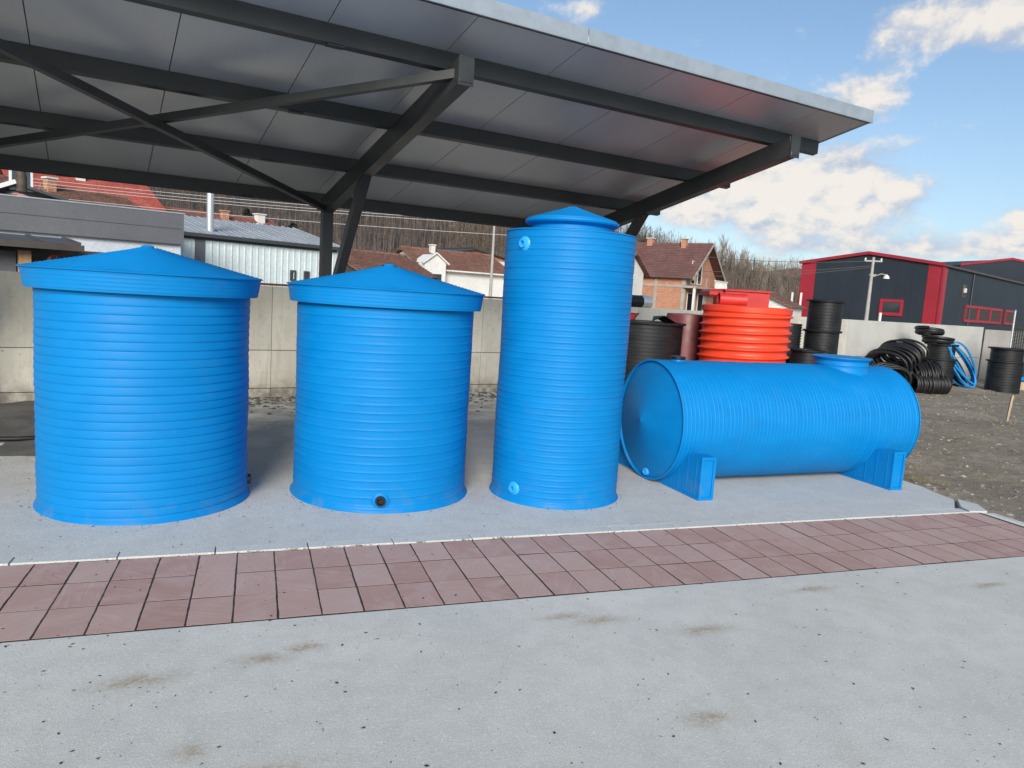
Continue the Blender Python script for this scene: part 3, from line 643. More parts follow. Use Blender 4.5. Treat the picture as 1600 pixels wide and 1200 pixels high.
# lying tank
HAZ = .038; HR = .54; HL = 2.70
D = thing('lying_water_tank', 'blue horizontal plastic tank lying on two blue saddles beside the tall tank', 'tank', (3.377, 5.717, .004), HAZ)
ob = clean(obj('tank_body', shell(HR, 0, HL, .040, 'bead', seg=144, flare=0, wob=.002, seed=4), BLUE, D)); ob.data.transform(Matrix(((0, 0, 1, 0), (0, 1, 0, 0), (-1, 0, 0, HR+.010), (0, 0, 0, 1)))); ob.data.update()
def axM(x): return Matrix(((0, 0, 1, x), (0, 1, 0, 0), (-1, 0, 0, HR+.010), (0, 0, 0, 1)))
def endcap(x, sgn, apex):
    mb = MB(); prof = [(HR+.004, 0), (HR+.006, -.010), (HR-.002, -.018), (HR-.012, -.016), (HR-.016, .004)]
    n = 20
    for i in range(1, n+1):
        t = i/n; rr = (HR-.016)*(1-t)+.004; z = .004-apex*t**.92; prof += [(rr+.006, z+.0015), (rr, z-.0008)]
    mb.lathe([(a, b*sgn) for a, b in prof], 112, M=axM(x))
    return obj('end_cap', mb, BLUE, D, auto=35)
ec = endcap(0, 1, .11); endcap(HL, -1, .11)
mb = MB(); c0 = Vector((-.098, -.01, HR)); c1 = Vector((-.004, -.05, HR+.475))
mb.beam(c0, c1, .018, .010); obj('weld_seam', mb, BLUE_L, ec)
M = Matrix(((0, 0, -1, -.012), (0, 1, 0, -.03), (1, 0, 0, .075), (0, 0, 0, 1))); mb = MB(); mb.lathe([(.034, -.02), (.034, .02), (.028, .024), (.016, .022), (.012, -.01)], 24, M=M); obj('drain_nozzle', mb, BLUE_L, ec, auto=40)
# neck with flat lid
nk = MB(); nk.lathe([(.30, .95), (.262, 1.02), (.252, 1.06), (.250, 1.085), (.254, 1.092), (.251, 1.100), (.251, 1.130), (.262, 1.142), (.272, 1.150), (.274, 1.156)], 80, c=(2.17, 0, .012)); nko = obj('manhole_neck', nk, BLUE, D, auto=40)
nk = MB(); nk.lathe([(.272, 1.154), (.284, 1.158), (.283, 1.166), (.26, 1.170), (.15, 1.172), (.01, 1.173)], 80, c=(2.17, 0, .012)); obj('manhole_lid', nk, BLUE, nko, auto=40)
nk = MB(); nk.lathe([(.085, 1.03), (.062, 1.088), (.062, 1.096)], 32, c=(.235, 0, .008)); bo = obj('filler_neck', nk, BLUE, D, auto=40)
nk = MB(); nk.lathe([(.066, 1.094), (.070, 1.098), (.070, 1.116), (.064, 1.122), (.01, 1.123)], 32, c=(.235, 0, .008)); obj('filler_cap', nk, BLACK_P, bo, auto=40)
for cx in (.13, 2.27):
    mb = MB(); hw = .72; top = .36; th = .068
    prof = [(-hw, 0.0), (hw, 0.0), (hw, top)]
    for k in range(15):
        y = hw-.05-(2*(hw-.05))*k/14; z = top if abs(y) > .50 else (HR+.010)-math.sqrt(max(0, (HR-.004)**2-y*y)); prof.append((y, min(top, z)))
    prof.append((-hw, top))
    n = len(prof); v = [(cx-th, a, b) for a, b in prof]+[(cx+th, a, b) for a, b in prof]
    fs = [(i, (i+1) % n, n+(i+1) % n, n+i) for i in range(n)]; mb.add(v, fs+[tuple(range(n-1, -1, -1)), tuple(range(n, 2*n))])
    sd_ = obj('saddle', mb, BLUE, D)
    for sy in (-1, 1):
        mb = MB(); yy = sy*(hw+.004)
        for (c, d) in (((cx-th+.008, yy, top/2), (.024, .014, top+.012)), ((cx+th-.008, yy, top/2), (.024, .014, top+.012)), ((cx, yy, .012), (2*th-.01, .012, .026)), ((cx, yy, top-.010), (2*th-.01, .012, .028))): mb.box(c, d, bev=.003)
        obj('saddle_frame', mb, BLUE, sd_)
    mb = MB()
    for sx in (-1, 1):
        mb.box((cx+sx*(th+.003), 0, .011), (.012, 2*hw, .020))
        for k in range(12):
            y = -.66+1.32*k/11; zt = top-.02 if abs(y) > .5 else (HR+.01)-math.sqrt(max(0, HR*HR-y*y)); mb.box((cx+sx*(th-.001), y, zt/2), (.008, .012, max(.03, zt-.02)))
    obj('saddle_rib', mb, BLUE, sd_)['kind'] = 'stuff'

# ------------------------------------------------------------------ drums, manholes and coils
def rings(mb, R, z0, z1, n, amp=.006, seg=48, lip=.0, step=.25):
    prof = []
    for i in range(n):
        a = z0+(z1-z0)*i/n; h = (z1-z0)/n; prof += [(R, a), (R, a+h*(1-step)), (R+amp, a+h*(1-step*.75)), (R+amp, a+h*(1-step*.25))]
    prof.append((R, z1)); mb.lathe(prof, seg); return mb
def drum(R, H, label, loc, m=BLACK_P, n=14, group=None, name='black_drum', open_top=True, amp=.004):
    t = thing(name, label, 'drum', loc, group=group)
    mb = MB(); rings(mb, R, 0, H-.03, n, amp); obj('drum_wall', mb, m, t, auto=30)
    mb = MB(); mb.lathe([(R, H-.035), (R+.035, H-.028), (R+.038, H-.004), (R+.030, H), (R-.004, H), (R-.012, H-.01), (R-.014, H-.25)], 48); obj('rim', mb, m, t, auto=30)
    mb = MB(); mb.lathe([(R-.005, H-.03 if not open_top else H-.22), (.001, H-.02 if not open_top else H-.22)], 40); obj('drum_shade_disc' if open_top else 'cover', mb, HOLLOW_SHADE if open_top else m, t)  # open drums: near-black disc below the rim paints the inner shade
    return t
BD = (5.03, 8.85, 0)
drum(.50, 1.345, 'large black open drum with a crumpled sheet on top, between tall tank and orange manhole', BD, n=26, name='large_black_drum', amp=.003)
mb = MB(); pts = [(.02, -.12, 1.36), (.10, -.30, 1.44), (.22, -.42, 1.35), (.34, -.36, 1.325), (.26, -.12, 1.33), (.12, .02, 1.42)]
mb.add(pts+[(a, b, c-.012) for a, b, c in pts], [(0, 1, 5), (1, 2, 4), (1, 4, 5), (2, 3, 4), (6, 11, 7), (7, 10, 8), (7, 11, 10), (8, 10, 9)]); tag(obj('crumpled_sheet', mb, BLACK_P, loc=BD), 'crumpled black plastic sheet resting on the large black drum', 'sheet')
# orange ringed manhole
OM = thing('orange_manhole', 'bright orange ribbed plastic manhole shaft with thick winding rings', 'manhole shaft', (6.12, 8.15, 0))
R0 = .555; z = 1.56
mbf = shell(R0, 0, 1.56, .104, 'ring', seg=96, wob=.003, seed=9)
clean(obj('shaft_wall', mbf, ORANGE, OM))
mb = MB(); mb.lathe([(R0-.005, 1.53), (R0+.018, 1.555), (R0+.020, 1.615), (R0+.005, 1.63), (R0-.012, 1.632), (R0-.016, 1.5)], 80); obj('top_rim', mb, ORANGE, OM, auto=40)
mb = MB(); mb.lathe([(R0-.012, 1.60), (.3, 1.60), (.001, 1.60)], 60); obj('shaft_cover', mb, ORANGE, OM, auto=40)
rb = thing('red_plastic_box', 'red plastic box chamber standing behind the orange manhole', 'box', (6.80, 9.42, 0), R_(-18))
mb = MB(); mb.box((.12, 0, .92), (.66, .6, 1.84), bev=.01); obj('chamber_wall', mb, RED_P, rb)
mb = MB(); mb.box((.12, 0, 1.855), (.70, .64, .03), bev=.006); obj('chamber_cover', mb, RED_P, rb)
mb = MB(); mb.box((-.30, 0, 1.80), (.26, .5, .11), bev=.03); obj('side_hood', mb, RED_P, rb)
rc = thing('red_pipe_stub', 'short red pipe piece lying on the orange manhole before the red box', 'pipe', (6.18, 8.55, 1.71), R_(-18))
M = Matrix(((0, 0, 1, -.2), (0, 1, 0, 0), (-1, 0, 0, 0), (0, 0, 0, 1))); mb = MB(); mb.lathe([(.085, 0), (.085, .33), (.09, .34), (.09, .38), (.075, .38), (.075, .05)], 32, M=M); obj('pipe_wall', mb, RED_P, rc, auto=40)
mr = thing('maroon_drum', 'dark maroon smooth drum squeezed between black drum and orange manhole', 'drum', (5.80, 9.05, 0))
mb = MB(); mb.lathe([(.30, 0), (.30, 1.40), (.28, 1.47), (.001, 1.48)], 48); obj('drum_wall', mb, MAROON, mr, auto=40)
# red hopper piece and blue block seen between the tall tank and the black drum
rh = thing('red_hopper', 'dark red plastic funnel edge poking out right of the tall tank', 'funnel', (5.05, 9.75, 0))
mb = MB(); mb.lathe([(.10, .7), (.14, 1.1), (.36, 1.42), (.38, 1.43), (.34, 1.41), (.1, 1.1)], 5); obj('funnel_wall', mb, RED_P, rh)
bb = thing('blue_tank_block', 'small blue plastic tank top peeping out right of the tall tank', 'tank', (4.98, 10.15, 0)); mb = MB(); mb.box((0, 0, .77), (.5, .4, 1.55), bev=.03); obj('tank_wall', mb, BLUE, bb); mb = MB(); mb.lathe([(.12, 1.545), (.12, 1.575), (.01, 1.58)], 24); obj('cap', mb, BLUE, bb)
# long black pipe on top of the wall
M = Matrix.Rotation(WA, 4, 'Z') @ Matrix(((0, 0, 1, 0), (0, 1, 0, 0), (-1, 0, 0, 0), (0, 0, 0, 1))); M.translation = (4.3, 10.33+.2456*4.3+.14, 1.605)
bp = thing('black_pipe', 'thick black pipe with silver end lying on top of the yard wall', 'pipe', (0, 0, 0))
mb = MB(); mb.lathe([(.105, 0), (.115, 0), (.115, 2.60), (.105, 2.60), (.100, 2.3)], 40, M=M); obj('pipe_wall', mb, BLACK_P, bp, auto=40)
mb = MB(); mb.lathe([(.117, 2.50), (.120, 2.51), (.120, 2.72), (.110, 2.72), (.02, 2.715)], 40, M=M); obj('foil_end', mb, GALV, bp, auto=40)
# stack of drums behind the orange shaft
for i, lb in enumerate(('lowest black ringed drum of the four-drum stack', 'second black ringed drum from the ground in the four-drum stack', 'third black ringed drum of the stack, under the topmost', 'topmost black ringed drum of the four-drum stack before the red hall')):
    t = drum(.245, .45, lb, (8.10+.012*(i % 2), 8.92, .45*i), n=9, group='black drums stacked behind the orange manhole', name='stacked_drum', amp=.003)
rib = thing('ribbed_black_shaft', 'ribbed black manhole shaft just right of the orange one', 'manhole shaft', (7.62, 9.12, 0))
mb = MB(); rings(mb, .20, 0, 1.42, 34, .010, step=.6); obj('shaft_wall', mb, BLACK_P, rib, auto=30); mb = MB(); mb.lathe([(.2, 1.41), (.16, 1.42), (.155, 1.2)], 40); obj('rim', mb, BLACK_P, rib)
drum(.215, 1.08, 'low black ringed drum before the four-drum stack', (7.42, 8.42, 0), n=20, name='low_black_drum', amp=.003)
# half hoop of black pipe leaning on the wall
mb = MB(); mb.tube([(0+.55*math.cos(a)*.98, .05*math.sin(a), .25+.62*math.sin(a)) for a in np.linspace(-.3, 2.2, 18)], .035, 10); tag(obj('pipe_hoop', mb, HOSE, loc=(9.05, 10.2, 0), rz=.1, auto=60), 'bent black pipe hoop leaning behind the neck of the lying tank', 'pipe')
# manholes by the far wall
def wall_shaft(loc, label, R, H, split):
    t = thing('wall_manhole', label, 'manhole shaft', loc, group='black ringed manhole shafts by the far wall')
    mb = MB(); rings(mb, R, 0, split, 11, .006); obj('lower_ring', mb, BLACK_P, t, auto=30)
    mb = MB(); mb.lathe([(R, split-.01), (R+.05, split), (R+.05, split+.03), (R-.03, split+.045)], 48); obj('joint_flange', mb, BLACK_P, t, auto=30)
    mb = MB(); n = 5; prof = []
    for i in range(n): a = split+.04+(H-split-.08)*i/n; h = (H-split-.08)/n; prof += [(R-.03, a), (R-.03, a+h*.7), (R-.022, a+h*.8), (R-.022, a+h*.95)]
    mb.lathe(prof+[(R-.03, H-.04)], 48); obj('upper_ring', mb, BLACK_P, t, auto=30)
    mb = MB(); mb.lathe([(R-.03, H-.045), (R+.035, H-.035), (R+.04, H-.005), (R+.03, H), (R-.05, H), (R-.06, H-.1), (.001, H-.1)], 48); obj('top_flange', mb, BLACK_P, t, auto=30)
    mb = MB(); mb.lathe([(.001, H*.83), (.018, H*.83), (.018, H*.83)], 8); return t
wall_shaft((15.55, 13.15, 0), 'black ringed manhole shaft carrying hose coils on its top', .33, 1.06, .68)
wall_shaft((16.95, 12.55, 0), 'black ringed manhole shaft standing free near the mesh fence', .36, 1.06, .72)
def coil(loc, R, W, n, rt, axis, label, m=HOSE, jit=.03, name='hose_coil', squash=1., turns_seg=40, lift=0.):
    """a bundle of n turns of hose about a horizontal or vertical axis"""
    mb = MB(); ax = Vector(axis).normalized(); x = ax.orthogonal().normalized() if abs(ax.z) > .9 else Vector((0, 0, 1)).cross(ax).normalized(); y = ax.cross(x)
    path = []
    for k in range(int(n*turns_seg)):
        a = 2*math.pi*k/turns_seg; t = k/(n*turns_seg); rr = R*(1+jit*math.sin(k*.013*7+2)+jit*.8*math.sin(a*.37))
        off = W*(t-.5)+W*.05*math.sin(a*.5)
        p = x*math.cos(a)*rr+y*math.sin(a)*rr*squash+ax*off; path.append(p+Vector((0, 0, lift)))
    mb.tube(path, rt, 7)
    o = obj(name, mb, m, auto=70); o.location = loc; return tag(o, label, 'hose coil')
coil((13.75, 12.75, .70), .44, .95, 21, .027, (.85, .25, .30), 'big slumped upper coil of black hose in the heap by the far wall', jit=.13, squash=.62)
coil((14.05, 12.45, .34), .36, .85, 22, .025, (.85, -.35, .12), 'lower coil of black hose in the heap, touching the manhole shaft', jit=.12, squash=.8)
coil((13.2, 12.35, .30), .32, .6, 16, .025, (.4, .9, .15), 'small loose coil of black hose on the left of the heap', jit=.08, squash=.8)
coil((14.1, 12.15, .18), .20, .9, 20, .026, (1, -.1, .0), 'flat low coil of black hose at the front foot of the heap', jit=.05)
coil((15.42, 13.15, 1.14), .30, .14, 4, .036, (.1, 0, 1), 'black hose coil lying flat on the manhole shaft', jit=.06)
coil((15.18, 13.2, 1.34), .27, .12, 3.5, .040, (.12, .05, 1), 'upper coil of black hose crowning the manhole shaft', jit=.07)
# hoses hanging over the shaft's right side
def hang(loc, spec, m, label, rt, name):
    mb = MB()
    for (w_, h_, ph, zz, tilt) in spec:
        path = []
        for k in range(42):
            a = 2*math.pi*k/42; xx = w_*math.cos(a)+.10*w_*math.sin(2*a+ph)+tilt*math.sin(a); z_ = zz+h_*math.sin(a); path.append((xx+.15*math.sin(a)*-1, .10*math.sin(a+ph), z_))
        mb.tube(path, rt, 8, closed=True)
    o = obj(name, mb, m, auto=70); o.location = loc; return tag(o, label, 'hose coil')
hang((16.0, 12.95, 0), [(.36, .50, 0, .56, -.2), (.30, .47, .5, .60, -.30), (.40, .52, 1.0, .57, -.22), (.26, .46, 1.9, .62, -.34), (.33, .49, 2.6, .58, -.27), (.22, .42, 3.4, .64, -.36), (.37, .54, 4.2, .58, -.16)], mat('blue_hose_plastic', (.01, .22, .55), .4, fn=plastic_fn((.01, .20, .52), (.02, .27, .62), .1, .4)), 'blue hose loops hanging off the manhole shaft', .024, 'blue_hose_coil')
hang((15.98, 13.15, 0), [(.28, .42, 0, .52, -.2), (.24, .38, .5, .54, -.2), (.30, .45, 1.1, .50, -.16), (.20, .34, 1.9, .5, -.2), (.33, .40, 2.2, .46, -.1)], HOSE, 'black hose loops hanging inside the blue hose loops', .030, 'black_hose_loops')
mb = MB(); mb.beam((0, 0, -.1), (.03, -.02, .43), .045, .03); tag(obj('timber_stake', mb, WOOD, loc=(12.0, 8.72, 0)), 'raw timber stake driven upright into the gravel', 'stake')
bl = thing('blue_pipe_pile', 'blue pipe end lying behind the free standing manhole shaft', 'pipe', (18.2, 12.9, .28), R_(-20)); M = Matrix(((0, 0, 1, -.6), (0, 1, 0, 0), (-1, 0, 0, 0), (0, 0, 0, 1))); mb = MB(); mb.lathe([(.06, 0), (.06, 1.2), (.05, 1.2), (.05, .9)], 20, M=M); obj('pipe_wall', mb, BLUE, bl); mb = MB(); mb.box((0, 0, -.17), (1., .12, .2)); obj('timber_block', mb, WOOD, bl)
# fence with dark mesh at the right edge
mf = thing('mesh_fence', 'dark windbreak mesh fence on galvanised posts at the far right', 'fence', (18.05, 13.3, 0), R_(-48))
for i, s_ in enumerate((0, 1.9, 3.8)):
    mb = MB(); mb.tube([(s_, 0, 0), (s_, 0, 1.98)], .022, 10); p = obj('fence_post', mb, GALV, mf, auto=50)
    mb = MB(); mb.lathe([(.026, 1.97), (.026, 2.0), (.001, 2.01)], 12, c=(s_, 0, 0)); obj('post_cap', mb, BLUE, p)
mesh_m = mat('windbreak_mesh', (.022, .024, .024), .8)
mb = MB(); n = 80; m2 = 40
for i in range(n+1): x_ = .02+3.76*i/n; mb.beam((x_, .005*math.sin(i), .12), (x_, .005*math.sin(i), 1.72-.14*math.sin(math.pi*((x_ % 1.9)/1.9))), .030, .003)
for j in range(m2+1): z_ = .14+1.40*j/m2; mb.beam((0, -.003, z_), (3.8, -.003, z_), .003, .022)
o = obj('mesh_sheet', mb, mesh_m, mf); o['kind'] = 'stuff'

# ------------------------------------------------------------------ buildings
def stepped(mb, A_, B_, C_, D_, n, lift, th=.12):
    """roof slope with n courses; A,B ridge ends, D,C eave ends"""
    A_, B_, C_, D_ = map(Vector, (A_, B_, C_, D_)); nn = (B_-A_).cross(D_-A_).normalized()
    if nn.z < 0: nn = -nn
    for k in range(n):
        a, b = k/n, (k+1)/n
        p = [A_.lerp(D_, a), B_.lerp(C_, a), B_.lerp(C_, b)+nn*lift, A_.lerp(D_, b)+nn*lift]
        q = [v-nn*(th if k == 0 else .5*th) for v in p]
        mb.add([tuple(v) for v in p+q], [(0, 1, 2, 3), (3, 2, 6, 7), (0, 3, 7, 4), (1, 5, 6, 2), (7, 6, 5, 4)])
    return mb
def house(name, label, cx, cy, az, Ln, hw, eave, ridge, wallm, roofm, over=.5, n=16, lift=.05, gm=None, z0=-.05, group=None, cat='house', back=True, gable_over=None):
    """gabled house, ridge along local x"""
    t = thing(name, label, cat, (cx, cy, 0), az, group); h = Ln/2; go = over if gable_over is None else gable_over
    mb = MB(); mb.box((0, 0, (eave+z0)/2), (Ln, hw*2, eave-z0)); obj('wall', mb, wallm, t)
    for s_ in (-1, 1):
        mb = MB(); x_ = s_*(h-.1); mb.add([(x_-.1, -hw, eave-.02), (x_-.1, hw, eave-.02), (x_-.1, 0, ridge-.10), (x_+.1, -hw, eave-.02), (x_+.1, hw, eave-.02), (x_+.1, 0, ridge-.10)], [(0, 1, 2), (3, 5, 4), (0, 2, 5, 3), (1, 4, 5, 2), (0, 3, 4, 1)]); obj('gable', mb, gm or wallm, t)
    sl = (ridge-eave)/hw; ov = over
    rfs = []
    for s_ in (-1, 1):
        mb = MB(); stepped(mb, (-h-go, 0, ridge), (h+go, 0, ridge), (h+go, s_*(hw+ov), eave-sl*ov+.05), (-h-go, s_*(hw+ov), eave-sl*ov+.05), n, lift); rfs.append(obj('roof_slope', mb, roofm, t))
    mb = MB(); mb.tube([(-h-go, 0, ridge+.04), (h+go, 0, ridge+.04)], .11, 8); obj('ridge_cap', mb, roofm, rfs[0])
    return t, rfs
def chimney(parent, x, y, z0, z1, w_, m, capm=None):
    mb = MB(); mb.box((x, y, (z0+z1)/2), (w_, w_, z1-z0)); c = obj('chimney', mb, m, parent)
    mb = MB(); mb.box((x, y, z1+.04), (w_*1.3, w_*1.3, .08)); obj('chimney_cap', mb, capm or m, c)
def window(parent, x, y, z, w_, h_, axis='y', sgn=-1, fm=WHITE, name='window'):
    """framed window on a wall whose normal is local axis*sgn"""
    fw = .07; mb = MB(); d = .06
    R4 = [((0, h_/2-fw/2), (w_, fw)), ((0, -h_/2+fw/2), (w_, fw)), ((-w_/2+fw/2, 0), (fw, h_-2*fw)), ((w_/2-fw/2, 0), (fw, h_-2*fw))]
    for (a, b), (ww, hh) in R4: mb.box((x+a, y+sgn*d/2, z+b) if axis == 'y' else (x+sgn*d/2, y+a, z+b), (ww, d, hh) if axis == 'y' else (d, ww, hh))
    f_ = obj(name, mb, fm, parent)
    mb = MB(); mb.box((x, y+sgn*.012, z) if axis == 'y' else (x+sgn*.012, y, z), (w_-2*fw, .02, h_-2*fw) if axis == 'y' else (.02, w_-2*fw, h_-2*fw)); obj('pane', mb, GLASS, f_)
    return f_
# red roofed house, far left
H, rf = house('red_roof_house', 'house with bright red tiled roof behind the grey fascia building', -9.9+1.6, 55.0+3.4-3.6, R_(24), 7.0, 3.9, 5.55, 7.45, WHITE, TILE_R, .6, 18, .06, gm=BROWNM)
H.location = (-11.0, 54.4, 0); chimney(rf[0], .0, -.9, 6.6, 7.75, .5, WHITE)
mb = MB(); mb.box((3.56, 0, 5.0), (.06, 3.2, 1.6)); obj('gable_shade_board', mb, HOLLOW_SHADE, H)  # near-black board on the gable wall, painted shade of an open gable
mb = MB(); mb.box((0, -4.55, 5.28), (7.9, .12, .12)); obj('gutter', mb, WHITE, H)
H, rf = house('small_brown_house', 'low house with darker brown tiled roof before the red roofed house', -8.4, 43.55, R_(38), 3.6, 2.4, 4.45, 5.35, WHITE, TILE_B, .35, 10, .05)
chimney(rf[0], -1.9, -.4, 4.9, 5.75, .42, BRICK, WHITE)
H, rf = house('long_roof_house', 'long low house with weathered red tiled roof above the grey metal shed roof', -3.0, 60.4, R_(30), 8.6, 2.7, 4.9, 6.1, WHITE, TILE_O, .4, 12, .05)
chimney(rf[0], .2, -.9, 5.4, 6.35, .45, BRICK); chimney(rf[0], 3.4, -.3, 5.7, 6.5, .6, WHITE); chimney(rf[0], 2.6, -1.7, 5.0, 5.65, .3, WHITE)
# grey fascia building
gb = thing('grey_fascia_building', 'flat building with wide grey cladding band over pale blue wall, far left', 'building', (-6.69, 24.0, 0), R_(15.2))
mb = MB(); mb.box((-2.2, 2.6, 1.22), (13.6, 5.0, 2.54)); obj('wall', mb, PALEB, gb)
for i, (a, b) in enumerate(((-9.2, -3.1), (-3.09, 4.66))):
    mb = MB(); mb.box(((a+b)/2, 0, 2.94+.232), (b-a, .16, .455)); obj('cladding_panel', mb, GREYF, gb); mb = MB(); mb.box(((a+b)/2, 0, 2.94-.235), (b-a, .16, .455)); obj('cladding_panel', mb, GREYF, gb)
mb = MB(); mb.box((-2.27, .01, 3.42), (13.9, .22, .035)); obj('coping', mb, FASCIA, gb)
mb = MB(); mb.box((-2.27, 2.6, 3.1), (13.8, 4.9, .5)); obj('roof', mb, GREYF, gb)
# shed in front of it
sh = thing('lean_to_shed', 'small lean-to shed with dark sheet roof and brick pillar behind the wall', 'shed', (-4.3, 15.5, 0), R_(20))
for i in range(9):
    x_ = 1.15-.62*i; mb = MB(); z_ = 2.10
    mb.slabq([(x_-.61, 1.5, z_+.05), (x_, 1.5, z_+.05), (x_, -.45, z_-.10), (x_-.61, -.45, z_-.10)], .03); obj('roof_sheet', mb, BROWNM, sh)
    mb = MB(); mb.beam((x_-.02, 1.5, z_+.065), (x_-.02, -.45, z_-.085), .05, .04); obj('roof_rib', mb, BROWNM, sh)
mb = MB(); mb.box((-1.8, -.47, 1.93), (6.0, .04, .11)); obj('fascia_board', mb, BROWNM, sh)
mb = MB(); mb.box((.32, 0, .9), (.19, .22, 1.85)); mb2 = obj('brick_pillar', mb, mat('ochre_brick', (.55, .33, .18), .9, fn=mottled((.56, .34, .19), (.45, .25, .13), 6, 40, .4, .006)), sh)
for kk in range(8): mb = MB(); mb.box((.32, -.004, .12+.23*kk), (.196, .226, .012)); obj('mortar_joint', mb, FRAMEC, mb2)
mb = MB(); mb.box((-1.9, .10, .9), (4.2, .06, 1.8)); obj('shed_door', mb, GREYF, sh)
mb = MB(); mb.box((.0, 1.45, .95), (6.2, .08, 1.95)); obj('back_wall', mb, BROWNM, sh)
mb = MB(); mb.tube([(.60, -.1, .5), (.62, -.1, 1.55), (.72, -.12, 1.75), (.92, -.15, 1.85), (1.1, -.2, 1.9)], .035, 8); obj('flue_pipe', mb, RUST, sh, auto=50)
for kk in range(14):
    mb = MB(); a = random.uniform(.5, 1.35); mb.beam((a, random.uniform(.1, 1.1), random.uniform(1.3, 1.5)), (a+random.uniform(-.2, .25), random.uniform(.1, 1.1), random.uniform(1.55, 1.85)), .03, .03); obj('stored_timber', mb, random.choice([RUST, WOOD, BRICK, DGREYM]), sh)
# curved flue at left edge
mb = MB(); mb.tube([(-4.91, 19.08, 3.15), (-4.91, 19.08, 3.45), (-4.94, 19.10, 3.62), (-5.03, 19.15, 3.74), (-5.15, 19.2, 3.79), (-6.2, 19.6, 3.84)], .10, 14); tag(obj('bent_flue', mb, mat('sooty_flue', (.05, .04, .03), .7, fn=mottled((.05, .04, .03), (.10, .075, .05), 5, 40, .2, .004)), auto=50), 'dark sooty flue pipe bending left above the grey building', 'flue')
gx = thing('left_edge_house', 'roof corner with glazed dormer at the far left edge above the grey building', 'house', (-7.6, 27.2, 0), R_(15))
mb = MB(); stepped(mb, (-4, 1.5, 4.9), (.2, 1.5, 4.4), (.9, -.8, 3.75), (-4, -.8, 3.75), 8, .05); obj('roof_slope', mb, TILE_P, gx); mb = MB(); mb.box((-1.6, .6, 1.8), (4.6, 2.2, 3.6)); obj('wall', mb, WHITE, gx)
mb = MB(); mb.box((.55, -1.2, 4.1), (.6, .3, .7)); dm = obj('dormer', mb, WHITEM, gx); mb = MB(); mb.box((.55, -1.36, 4.1), (.45, .02, .5)); obj('pane', mb, GLASS, dm)
dk = thing('dark_gable_roof', 'black sheet gable roof with white verge at the far left', 'roof', (-6.3, 25.9, 0), R_(15)); mb = MB(); mb.slabq([(-.5, -.2, 3.95), (1.6, -.2, 3.40), (1.6, 2.5, 3.40), (-.5, 2.5, 3.95)], .08); mb.slabq([(-.5, -.2, 3.95), (-1.6, -.2, 3.45), (-1.6, 2.5, 3.45), (-.5, 2.5, 3.95)], .08); obj('roof_sheet', mb, DGREYM, dk); mb = MB(); mb.beam((-.5, -.23, 3.96), (-1.6, -.23, 3.44), .05, .12); obj('verge_board', mb, WHITE, dk); mb = MB(); mb.box((0, 1.2, 1.7), (2.8, 2.2, 3.4)); obj('wall', mb, GREYF, dk)
# white metal workshop
wk = thing('white_metal_workshop', 'workshop with white ribbed metal wall and light grey metal roof', 'building', (-2.57, 28.93, 0), R_(25.5))
mb = MB(); mb.box((2.9, 2.1, 1.45), (6.6, 4.0, 2.9)); obj('wall', mb, WHITEM, wk)
x_ = -.42; k = 0
while x_ < 6.2:
    if not (.44 < x_ < .84):
        mb = MB(); mb.box((x_+.118, .07, 1.5), (.228, .05, 2.96)); mb.box((x_+.236, .045, 1.5), (.035, .06, 2.96)); obj('wall_panel', mb, WHITEM, wk)
    x_ += .254; k += 1
mb = MB(); mb.box((.66, .035, 1.45), (.36, .05, 2.9)); obj('dark_door_strip', mb, GREYF, wk)
for xx in (4.35, 4.95): window(wk, xx, .04, 1.78, .24, .42, 'y', -1, DGREYM)
for i in range(13):
    x_ = -.5+.54*i; mb = MB(); mb.slabq([(x_, 4.2, 3.95), (x_+.53, 4.2, 3.95), (x_+.53, -.12, 3.06), (x_, -.12, 3.06)], .05); rp = obj('roof_panel', mb, LGREYM, wk)
    mb = MB(); mb.beam((x_+.53, 4.2, 3.975), (x_+.53, -.12, 3.085), .05, .05); mb.beam((x_+.27, 4.2, 3.965), (x_+.27, -.12, 3.075), .03, .03); obj('roof_seam', mb, LGREYM, rp)
mb = MB(); mb.box((2.9, -.16, 3.0), (6.9, .12, .13)); mb.box((2.9, .01, 2.90), (6.8, .06, .10)); obj('gutter', mb, DGREYM, wk)
mb = MB(); mb.tube([(-.42, -.12, 3.0), (-.42, .0, 2.85), (-.3, .0, 2.7)], .05, 8); obj('downpipe_bend', mb, DGREYM, wk)
mb = MB(); mb.tube([(1.25, .6, 2.9), (1.25, .6, 4.72)], .125, 18); obj('metal_flue', mb, GALV, wk, auto=50)
# brown roofed barn right of the post
H, rf = house('brown_roof_barn', 'low barn with brown tiled roof right of the canopy post', 6.2, 44.4, R_(33), 5.6, 2.6, 2.35, 3.48, BROWNM, TILE_B, .3, 14, .05)
mb = MB(); mb.box((3.05, -2.0, 1.2), (.15, 2.2, 2.6)); obj('timber_gable', mb, DGREYM, H)
